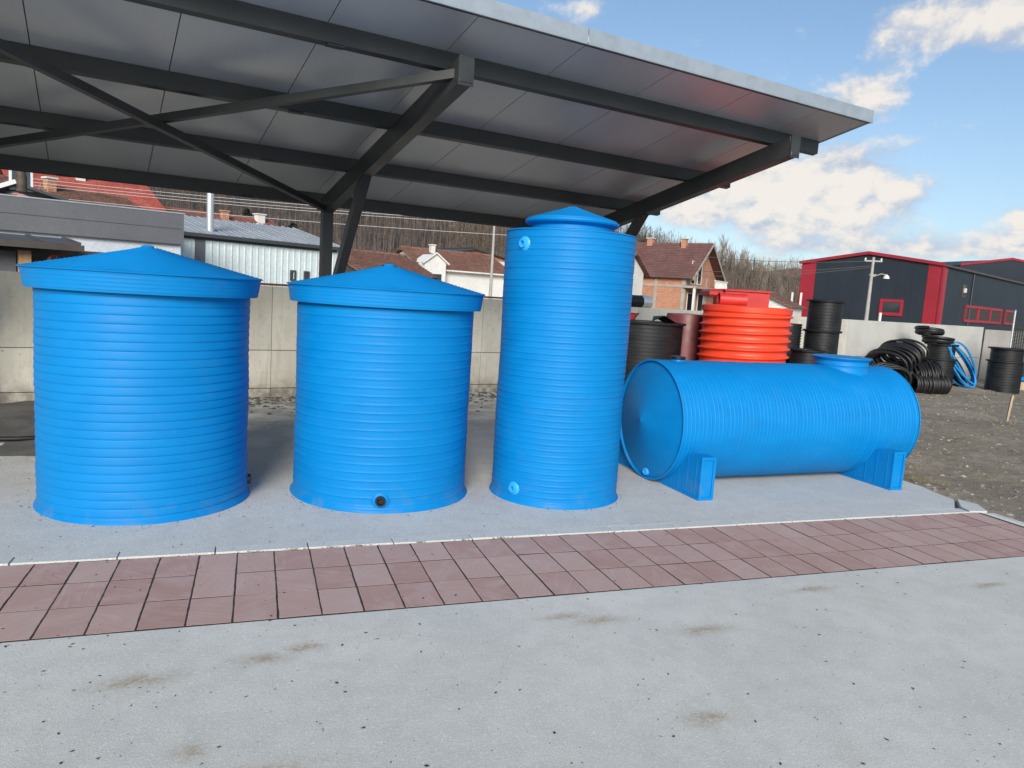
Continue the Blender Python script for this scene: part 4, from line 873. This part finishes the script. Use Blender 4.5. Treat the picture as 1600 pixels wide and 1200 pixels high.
# white house with dormer gable
H, rf = house('white_gable_house', 'white rendered house with brown tiles and small white front gable', 14.3, 58.0, R_(15), 7.4, 3.2, 3.15, 4.5, WHITE, TILE_B, .35, 14, .05)
H.location = (13.9, 56.9-.9, 0)
mb = MB(); gx_, gy_ = -3.1, -3.45
mb.box((gx_, gy_, 1.7), (1.7, 1.0, 3.5)); wg = obj('wing_wall', mb, WHITE, H)
mb = MB(); mb.add([(gx_-.85, gy_-.5, 3.44), (gx_+.85, gy_-.5, 3.44), (gx_, gy_-.5, 4.05), (gx_-.85, gy_+1.5, 3.44), (gx_+.85, gy_+1.5, 3.44), (gx_, gy_+1.5, 4.05)], [(0, 1, 2), (3, 5, 4), (0, 2, 5, 3), (1, 4, 5, 2)]); obj('wing_gable', mb, WHITE, H)
mb = MB(); mb.beam((gx_-1.05, gy_-.55, 3.38), (gx_, gy_-.55, 4.14), .25, .09); mb.beam((gx_, gy_-.55, 4.14), (gx_+1.05, gy_-.55, 3.38), .25, .09); obj('verge_board', mb, WHITE, H)
mb = MB(); mb.box((.6, -3.62, 2.98), (6.0, .12, .10)); obj('gutter', mb, WHITE, H)
mb = MB(); mb.tube([(3.5, -3.3, 0), (3.5, -3.3, 3.0)], .06, 8); obj('downpipe', mb, LGREYM, H)
chimney(rf[0], -1.6, -.5, 4.2, 4.85, .35, WHITE)
# house behind with dark low gable
H, rf = house('dark_roof_house', 'house with low dark metal gable roof behind the white gable house', 19.0, 74, R_(105), 8.0, 5.2, 4.75, 5.8, WHITE, DGREYM, .5, 3, .02, gm=BRICK)
# brick house on the right
K = Vector((39.9, 63.2, 0)); gd = Vector((.815, .58, 0)); ld = Vector((-.58, .815, 0)); c = K+gd*4.2+ld*4.6
H, rf = house('brick_house', 'unplastered brick house with plum tiled roof and concrete bands', c.x, c.y, math.atan2(-ld.y, -ld.x), 9.2, 4.2, 4.55, 7.85, BRICK, TILE_P, .55, 20, .05, gable_over=1.0)
# local +x points towards the camera side gable; local -y is the side facing left-front
h = 4.6
for (a, b, z_) in ((0, 0, 3.55),):
    mb = MB(); mb.box((0, -4.21, 3.42), (9.24, .06, .26)); mb.box((4.61, 0, 3.42), (.06, 8.44, .26)); obj('concrete_band', mb, FRAMEC, H)
for xx in (-4.4, -1.4, 1.5, 4.45): mb = MB(); mb.box((xx, -4.225, 2.2), (.30, .05, 4.6)); obj('concrete_column', mb, FRAMEC, H)
for yy in (-4.05, 1.6, 4.05): mb = MB(); mb.box((4.625, yy, 2.2), (.05, .30, 4.6)); obj('concrete_column', mb, FRAMEC, H)
for yy in (-2.3, -.6): window(H, 4.61, yy, 4.85, 1.1, 2.3, 'x', 1, WHITE, 'balcony_door')
for yy in (-2.6, .2): window(H, 4.61, yy, 1.9, 1.6, 1.8, 'x', 1, WHITE)
window(H, -3.2, -4.21, 2.2, 1.3, 1.2, 'y', -1, BROWNM)
mb = MB(); mb.box((5.25, .2, 3.36), (1.25, 9.4, .20)); bs = obj('balcony_slab', mb, FRAMEC, H)
for k in range(10): mb = MB(); mb.lathe([(.07, 3.46), (.11, 3.7), (.06, 3.95), (.09, 4.2)], 8, c=(5.75, 1.2+.36*k, 0)); obj('baluster', mb, WHITE, bs, auto=40)
mb = MB(); mb.box((5.75, 2.85, 4.25), (.18, 3.7, .12)); obj('balcony_rail', mb, WHITE, bs)
for yy in (-4.35, 4.6): mb = MB(); mb.box((5.7, yy, 1.7), (.22, .22, 3.4)); obj('balcony_post', mb, WHITE, H)
chimney(rf[1], -1.4, .0, 7.5, 8.4, .6, BRICK, WHITE); chimney(rf[0], 2.6, -.4, 7.4, 8.3, .5, BRICK)
for o in (rf[0], rf[1]): pass
mb = MB(); mb.beam((5.62, 0, 7.83), (5.62, -4.8, 4.05), .06, .22); mb.beam((5.62, 0, 7.83), (5.62, 4.8, 4.05), .06, .22); obj('verge_board', mb, FRAMEC, H)
H, rf = house('white_side_house', 'white house mostly hidden behind the tall tank, left of the brick house', 31.0, 62.6, R_(-55), 5, 2.6, 4.3, 6.0, WHITE, TILE_B, .5, 12, .05)
# hidden low houses between brick house and hall
H, rf = house('low_white_house', 'low white house beyond the red box, left of the red hall', 33.6, 42.5, R_(35), 3.4, 1.9, 1.95, 2.75, WHITE, TILE_B, .3, 8, .04)
for yy in (-.2, .1): mb = MB(); mb.box((1.9, -1.3+yy*2, 2.2), (.12, .12, 1.5)); obj('vent_pipe', mb, WHITE, H)
ct = thing('white_container', 'long white container roof seen above the red box', 'container', (38.9, 52.3, 0), R_(-18)); mb = MB(); mb.box((0, 0, 1.45), (3.4, 2.2, 2.9)); obj('container_wall', mb, WHITE, ct); mb = MB(); mb.box((0, 0, 2.97), (3.6, 2.4, .14)); obj('container_roof', mb, WHITEM, ct)
for k in range(5): mb = MB(); mb.box((-1.2+.6*k, -1.12, 1.6), (.08, .06, 2.4)); obj('wall_rib', mb, WHITEM, ct)

# ------------------------------------------------------------------ red and navy hall
Rr = Vector((49.77, 42.77, 0)); fd = Vector((-4.71, 10.21, 0)); FL = fd.length; fd.normalize(); sdv = Vector((fd.y, -fd.x, 0))
hall = thing('red_trimmed_hall', 'large navy clad industrial hall with red corners and red roof trim', 'hall', tuple(Rr), math.atan2(sdv.y, sdv.x))
# local x runs along the long side, local y along the gable front
SL = 38; EV = 5.92; RG = 6.75
mb = MB(); mb.add([(.1, .1, -.1), (SL, .1, -.1), (SL, FL-.1, -.1), (.1, FL-.1, -.1), (.1, .1, EV-.1), (SL, .1, EV-.1), (SL, FL-.1, EV-.1), (.1, FL-.1, EV-.1), (.1, FL/2, RG-.12), (SL, FL/2, RG-.12)],
    [(3, 2, 1, 0), (0, 1, 5, 4), (2, 3, 7, 6), (0, 4, 8, 7, 3), (1, 2, 6, 9, 5), (4, 5, 9, 8), (7, 8, 9, 6)]); obj('hall_core', mb, NAVY, hall)
def front(y0, y1, m, nm, z0=-.05, prd=.0):
    zt = lambda y: EV+(RG-EV)*(1-abs(y-FL/2)/(FL/2))-.04
    ys = [y0]+([FL/2] if y0 < FL/2 < y1 else [])+[y1]; mb = MB(); v = []; 
    poly = [(y0, z0), (y1, z0)]+[(y, zt(y)) for y in reversed(ys)]
    n = len(poly); v = [(-.0-prd, a, b) for a, b in poly]+[(.12, a, b) for a, b in poly]; mb.add(v, [tuple(range(n)), tuple(range(2*n-1, n-1, -1))]+[(i, (i+1) % n, n+(i+1) % n, n+i) for i in range(n)]); return obj(nm, mb, m, hall)
ys = [1.08]
while ys[-1] < FL-1.3: ys.append(min(ys[-1]+1.1, FL-1.3))
for a, b in zip(ys, ys[1:]): front(a+.004, b-.004, NAVY, 'front_panel')
front(.04, 1.075, REDM, 'corner_panel', prd=.02); front(FL-1.3, FL-.04, REDM, 'corner_panel', prd=.02)
x_ = .0
mb = MB(); mb.box((.42, -.01, EV/2-.05), (.80, .12, EV-.05)); obj('corner_panel', mb, REDM, hall)
mb = MB(); mb.box((-.02, -.02, EV/2), (.16, .16, EV)); obj('corner_post', mb, REDM, hall)
x_ = .83
while x_ < SL:
    mb = MB(); mb.box((x_+.547, .0, EV/2-.05), (1.085, .12, EV-.05)); obj('side_panel', mb, NAVY, hall); x_ += 1.1
for s_ in (-1, 1):
    mb = MB(); y1_ = FL/2+s_*(FL/2+.15); mb.slabq([(-.18, FL/2, RG+.04), (SL, FL/2, RG+.04), (SL, y1_, EV+.0), (-.18, y1_, EV+.0)], .10); obj('roof_slope', mb, DGREYM, hall)
    mb = MB(); mb.beam((-.20, FL/2, RG+.02), (-.20, y1_, EV-.02), .08, .24); obj('verge_trim', mb, REDM, hall)
mb = MB(); mb.box((SL/2, -.20, EV-.10), (SL+.4, .16, .16)); obj('gutter', mb, BROWNM, hall)
mb = MB(); mb.tube([(7.9, -.12, EV-.15), (7.9, -.10, 0)], .055, 8); obj('downpipe', mb, DGREYM, hall)
def hwin(cx, cz, w_, h_, side, m=REDM):
    if side == 'f': return window(hall, -.0, cx, cz, w_, h_, 'x', -1, m)
    return window(hall, cx, -.06, cz, w_, h_, 'y', -1, m)
def bigframe(o_): return o_
wf = hwin(3.45, 2.42, 1.45, .95, 'f'); mb = MB()
for (a, b, ww, hh) in ((0, .545, 1.80, .22), (0, -.545, 1.80, .22), (-.79, 0, .22, .868), (.79, 0, .22, .868)): mb.box((-.055, 3.45+a, 2.42+b), (.09, ww, hh))
obj('window_surround', mb, REDM, wf)
hwin(5.7, 4.15, 1.0, 1.05, 's', BROWNM)
for a, b in ((6.6, 10.6), (10.62, 14.6), (14.62, 18.6), (20, 24)):
    wf = hwin((a+b)/2, 2.35, b-a, 1.30, 's'); mb = MB(); mb.box(((a+b)/2, -.115, 2.95), (b-a, .10, .22)); mb.box(((a+b)/2, -.115, 1.74), (b-a, .10, .22)); mb.box((a+.10, -.115, 2.345), (.18, .10, .988)); mb.box((b-.10, -.115, 2.345), (.18, .10, .988)); obj('window_surround', mb, REDM, wf)
mb = MB(); mb.box((5.8, -.14, 4.2), (.18, .18, .35)); obj('wall_lamp', mb, WHITE, hall)
fh = thing('far_hall', 'second dark hall with thin red verge behind the red trimmed hall', 'hall', (77.2, 64.3, 0), R_(-8))
mb = MB(); mb.add([(0, 0, -.1), (18, 0, -.1), (18, 20, -.1), (0, 20, -.1), (0, 0, 8.2), (18, 0, 8.2), (18, 20, 8.2), (0, 20, 8.2), (7, 0, 9.35), (7, 20, 9.35)], [(3, 2, 1, 0), (0, 1, 5, 8, 4), (1, 2, 6, 5), (2, 3, 7, 9, 6), (3, 0, 4, 7), (4, 8, 9, 7), (8, 5, 6, 9)]); obj('wall', mb, NAVY, fh)
mb = MB(); mb.beam((0, -.05, 8.25), (7, -.05, 9.4), .1, .25); mb.beam((7, -.05, 9.4), (18, -.05, 8.25), .1, .25); obj('verge_trim', mb, REDM, fh)

# ------------------------------------------------------------------ poles and wires
def upole(loc, h, label, arms=True, rad=.14):
    t = thing('utility_pole', label, 'utility pole', loc); mb = MB(); mb.tube([(0, 0, -.1), (0, 0, h*.5), (0, 0, h)], [rad, rad*.8, rad*.6], 12); obj('pole', mb, POLEC, t, auto=50)
    if arms:
        mb = MB(); mb.beam((-.45, .3, h-.25), (.45, -.3, h-.25), .09, .09); ca = obj('crossarm', mb, POLEC, t)
        for q in (-.4, 0, .4): mb = MB(); mb.lathe([(.05, h-.2), (.06, h-.12), (.03, h-.05)], 8, c=(q, -q*.66, 0)); obj('insulator', mb, WHITE, ca)
        mb = MB(); mb.box((.1, 0, h-1.15), (.5, .12, .12)); obj('bracket', mb, POLEC, t)
        mb = MB(); mb.tube([(0, 0, h-1.3), (.5, -.3, h-1.05), (.75, -.45, h-1.1)], .03, 6); la = obj('lamp_arm', mb, POLEC, t)
        mb = MB(); mb.lathe([(.20, h-1.35), (.17, h-1.2), (.05, h-1.08)], 12, c=(.78, -.47, 0)); obj('lamp_head', mb, WHITE, la)
    return t
upole((38.0, 38.0, 0), 5.45, 'concrete utility pole with lamp standing before the red trimmed hall')
upole((12.12, 38.6, 0), 5.3, 'thin concrete pole left of the tall tank beside the white house', False, .10)
mb = MB(); mb.tube([(0, 0, 0), (0, 0, 1.75)], .05, 10); tag(obj('white_post', mb, WHITE, loc=(20.6, 20.0, 0), auto=50), 'short white post just right of the utility pole foot behind the wall', 'post')
def wire(a, b, sag, rr, m, label, group):
    a, b = Vector(a), Vector(b); mb = MB(); mb.tube([a.lerp(b, t)-Vector((0, 0, sag*4*t*(1-t))) for t in np.linspace(0, 1, 15)], rr, 4)
    return tag(obj('overhead_wire', mb, m), label, 'wire', group)
for i, (za, zb) in enumerate(((5.20, 4.72), (5.05, 4.60), (4.92, 4.50), (4.50, 4.08))):
    wire((-16, 38.3, za+.3), (10.5, 28.6, zb-.1), .25, .009, WIREM, ('uppermost pale overhead wire crossing the left roofs', 'second pale overhead wire from the top crossing the left roofs', 'third pale overhead wire from the top crossing the left roofs', 'lowest pale overhead wire crossing the left roofs')[i], 'overhead wires on the left')
for i, (za, zb) in enumerate(((5.1, 5.2), (3.9, 4.9), (3.5, 4.8))):
    wire((26, 45.2, za+.1), (37.9, 38.05, zb), .35, .02, WIRED, ('upper dark cable running left from the utility pole', 'middle dark cable running left from the utility pole', 'lower dark cable running left from the utility pole')[i], 'dark cables at the utility pole')

# ------------------------------------------------------------------ hills
def hill_mesh(name, m, prof, nx, ny, seed, rough):
    """prof: list of (x, y, ridge height, depth) along the ridge; falls to the ground towards the camera"""
    g = MB(); vs = []; P = np.array(prof, float); tt = np.linspace(0, len(P)-1, nx+1)
    for j in range(ny+1):
        for t in tt:
            x, y, h_, d_ = [np.interp(t, range(len(P)), P[:, q]) for q in range(4)]
            dn = math.hypot(x, y); ux, uy = x/dn, y/dn; s_ = j/ny   # 0 foot .. 1 ridge .. beyond
            k = s_*1.35; px, py = x-ux*d_*(1-k), y-uy*d_*(1-k)
            kk = min(1, k); hh = h_*(kk**1.15) if k <= 1 else h_*(1-(k-1)*.9)
            hh += rough*h_*.12*mn.fractal(Vector((px*.02, py*.02, seed)), .6, 2.2, 5)*min(1, k*2)+rough*.35*mn.noise(Vector((px*.2, py*.2, seed)))
            vs.append((px, py, hh-.5))
    W = nx+1; fs = [(j*W+i, j*W+i+1, (j+1)*W+i+1, (j+1)*W+i) for j in range(ny) for i in range(nx)]
    g.add(vs, fs); return struct(name, g, m, True)
RID = [(-260, 190, 55, 120), (-120, 235, 52, 130), (-40, 238, 46, 130), (16, 215, 38, 120), (50, 185, 28, 105), (70, 158, 19.5, 85), (85, 150, 15.5, 75), (99.5, 148, 12.5, 70), (120, 155, 11.5, 60), (140, 166, 11.5, 60), (190, 180, 12.0, 60)]
hill_mesh('wooded_hill', HILL, RID, 240, 60, 3, .35)
RID2 = [(60, 330, 16, 60), (160, 300, 15, 60), (215, 305, 19, 60), (250, 300, 23, 70), (330, 265, 24, 80), (420, 200, 24, 80), (480, 100, 22, 80)]
hill_mesh('far_hill', HILL2, RID2, 160, 30, 8, .5)

# ------------------------------------------------------------------ trees
def bare_tree_mesh(seed, H, spread, nb, sides=4, r0=None, up=.6, lv=4):
    rd = random.Random(seed); mb = MB(); tr = MB()
    r0 = r0 or H*.016
    def seg(M_, a, b, ra, rb): M_.tube([a, (a+b)/2+Vector((rd.uniform(-1, 1), rd.uniform(-1, 1), 0))*(b-a).length*.05, b], [ra, (ra+rb)/2, rb], sides if M_ is tr else 3, cap=False)
    top = Vector((rd.uniform(-.06, .06)*H, rd.uniform(-.06, .06)*H, H*.55)); seg(tr, Vector((0, 0, 0)), top, r0, r0*.55)
    def branch(p, d, ln, rr, l):
        e = p+d*ln; seg(mb, p, e, rr, rr*.55)
        if l == 0: return
        for k in range(nb if l > 1 else nb):
            t = rd.uniform(.25, 1.); q = p.lerp(e, t); nd = (d+Vector((rd.uniform(-1, 1), rd.uniform(-1, 1), rd.uniform(-.2, .9)))*spread).normalized()
            branch(q, nd, ln*rd.uniform(.5, .75), rr*.55, l-1)
    for k in range(6):
        t = rd.uniform(.45, 1.); q = Vector((0, 0, 0)).lerp(top, t); a = rd.uniform(0, 6.28)
        branch(q, Vector((math.cos(a)*spread, math.sin(a)*spread, up)).normalized(), H*rd.uniform(.2, .32), r0*.42, lv-2)
    branch(top, Vector((0, 0, 1)), H*.26, r0*.5, lv-2)
    return tr, mb
ridge_h = lambda: 0
protos = []
for k in range(4):
    tr, mb = bare_tree_mesh(20+k, 7.5, .62, 5, up=.7, lv=4); protos.append((tr.mesh('trunk', BARK), mb.mesh('crown', BARK)))
protosL = []
for k in range(4):
    tr, mb = bare_tree_mesh(50+k, 8, .34, 4, up=1.3, lv=4, r0=.14); protosL.append((tr.mesh('trunk', BARK_L), mb.mesh('crown', BARK_L)))
def tree(pr, x, y, z, s_, name, label, group):
    t = thing(name, label, 'tree', (x, y, z), random.uniform(0, 6.28), group); t.scale = (s_, s_, s_*random.uniform(.9, 1.15))
    for nm, me in zip(('trunk', 'crown'), pr): o = bpy.data.objects.new(nm, me); col.objects.link(o); o.parent = t
dg = bpy.context.evaluated_depsgraph_get(); bpy.context.view_layer.update()
from mathutils.bvhtree import BVHTree
bv = BVHTree.FromObject(bpy.data.objects['wooded_hill'], bpy.context.evaluated_depsgraph_get()); bv2 = BVHTree.FromObject(bpy.data.objects['far_hill'], bpy.context.evaluated_depsgraph_get())
def hz_at(x, y, b=bv):
    h_ = b.ray_cast(Vector((x, y, 200)), Vector((0, 0, -1)))[0]; return h_.z if h_ else 0
def polar(azd, dist): a = R_(azd); return math.sin(a)*dist, math.cos(a)*dist
for k in range(26):     # broad bare trees just behind the brick house
    a = 27.5+k*.28+random.uniform(-.15, .15); d_ = random.uniform(118, 150); x, y = polar(a, d_)
    s_ = random.uniform(.62, 1.05)*(1.12-.35*k/26); tree(protos[k % 4], x, y, hz_at(x, y)-.3, s_, 'bare_tree', 'broad bare leafless tree on the slope behind the brick house', 'bare trees behind the brick house')
for k in range(44):     # thin pale row on the ridge
    a = 33.6+k*.155+random.uniform(-.1, .1); d_ = 170+random.uniform(-8, 8); x, y = polar(a, d_)
    s_ = random.uniform(.6, 1.0)*(1.05-.35*k/44); tree(protosL[k % 4], x, y, hz_at(x, y)-.3, s_, 'slender_bare_tree', 'slender pale bare tree in the row along the ridge', 'slender bare trees along the ridge')
# the mass of the bare wood on the slopes: one object
mb = MB(); rd = random.Random(5)
def twiggy(x, y, z, h_, sp, mbx, nbr):
    w_ = .022+h_*.006; lean = (rd.uniform(-.05, .05)*h_, rd.uniform(-.05, .05)*h_)
    top = Vector((x+lean[0], y+lean[1], z+h_)); base = Vector((x, y, z)); mbx.tube([base, top], [w_*1.3, w_*.25], 3, cap=False)
    for k in range(nbr):
        t = rd.uniform(.3, .97); p = base.lerp(top, t); a = rd.uniform(0, 6.28); ln = h_*rd.uniform(.12, .34)*(1.15-t*.6)
        d = Vector((math.cos(a)*sp, math.sin(a)*sp, rd.uniform(.5, 1.1))).normalized(); e = p+d*ln; s_ = Vector((-d.y, d.x, 0)).normalized()*w_*.55
        mbx.add([tuple(p-s_), tuple(p+s_), tuple(e)], [(0, 1, 2)])
        for q in range(3):
            p2 = p.lerp(e, rd.uniform(.2, .9)); d2 = (d+Vector((rd.uniform(-1, 1), rd.uniform(-1, 1), rd.uniform(-.2, .8)))*.7).normalized(); e2 = p2+d2*ln*.5; mbx.add([tuple(p2-s_*.7), tuple(p2+s_*.7), tuple(e2)], [(0, 1, 2)])
for k in range(15000):
    a = rd.uniform(-22, 20) if k % 3 == 0 else rd.uniform(14, 47); d_ = rd.uniform(95, 245); x, y = polar(a, d_); z = hz_at(x, y)
    if z < 1.5: continue
    twiggy(x, y, z-.3, rd.uniform(2.8, 5.0), 1.0, mb, 10)
stuff(obj('bare_woodland', mb, mat('woodland_bark', (.085, .07, .06), .95, fn=mottled((.135, .103, .083), (.185, .145, .115), .05, .9, 0, .01))), 'bare brown winter woodland covering the hillside behind the houses', 'woodland')
mb = MB()
for k in range(5000):
    a = rd.uniform(32, 62); d_ = rd.uniform(330, 430); x, y = polar(a, d_); z = hz_at(x, y, bv2)
    if z < 2: continue
    twiggy(x, y, z-.3, rd.uniform(4, 8), .9, mb, 7)
stuff(obj('far_woodland', mb, mat('russet_bark', (.19, .125, .085), .95)), 'reddish brown scrub woodland on the far right hill', 'woodland')
def conifer(x, y, z, h_, rr, seed, label):
    t = thing('conifer', label, 'tree', (x, y, z)); rd = random.Random(seed); mb = MB(); mb.tube([(0, 0, 0), (0, 0, h_)], [h_*.03, .02], 6); obj('trunk', mb, BARK, t); mb = MB()
    for k in range(1500):
        u_ = rd.random()**.75; z_ = h_*(.08+.92*(1-u_)*1.0); q = rr*(1-z_/h_)**.8*(0.55+.5*rd.random()); a = rd.uniform(0, 6.28)
        c_ = Vector((q*math.cos(a), q*math.sin(a), z_)); d = Vector((math.cos(a), math.sin(a), -.35+rd.uniform(-.2, .2))); s_ = Vector((-d.y, d.x, rd.uniform(-.3, .3)))*.20; mb.add([tuple(c_-s_), tuple(c_+s_), tuple(c_+d*.55)], [(0, 1, 2)])
    obj('crown', mb, NEEDLE, t)
conifer(4.05, 95.6, hz_at(4.05, 95.6)+2.0, 6.6, 2.4, 1, 'dark conifer standing left of the canopy post, nearer of the two')
conifer(-1.62, 119.4, hz_at(-1.62, 119.4)-.2, 7.5, 1.9, 2, 'small dark conifer higher on the hill, farther left of the post')
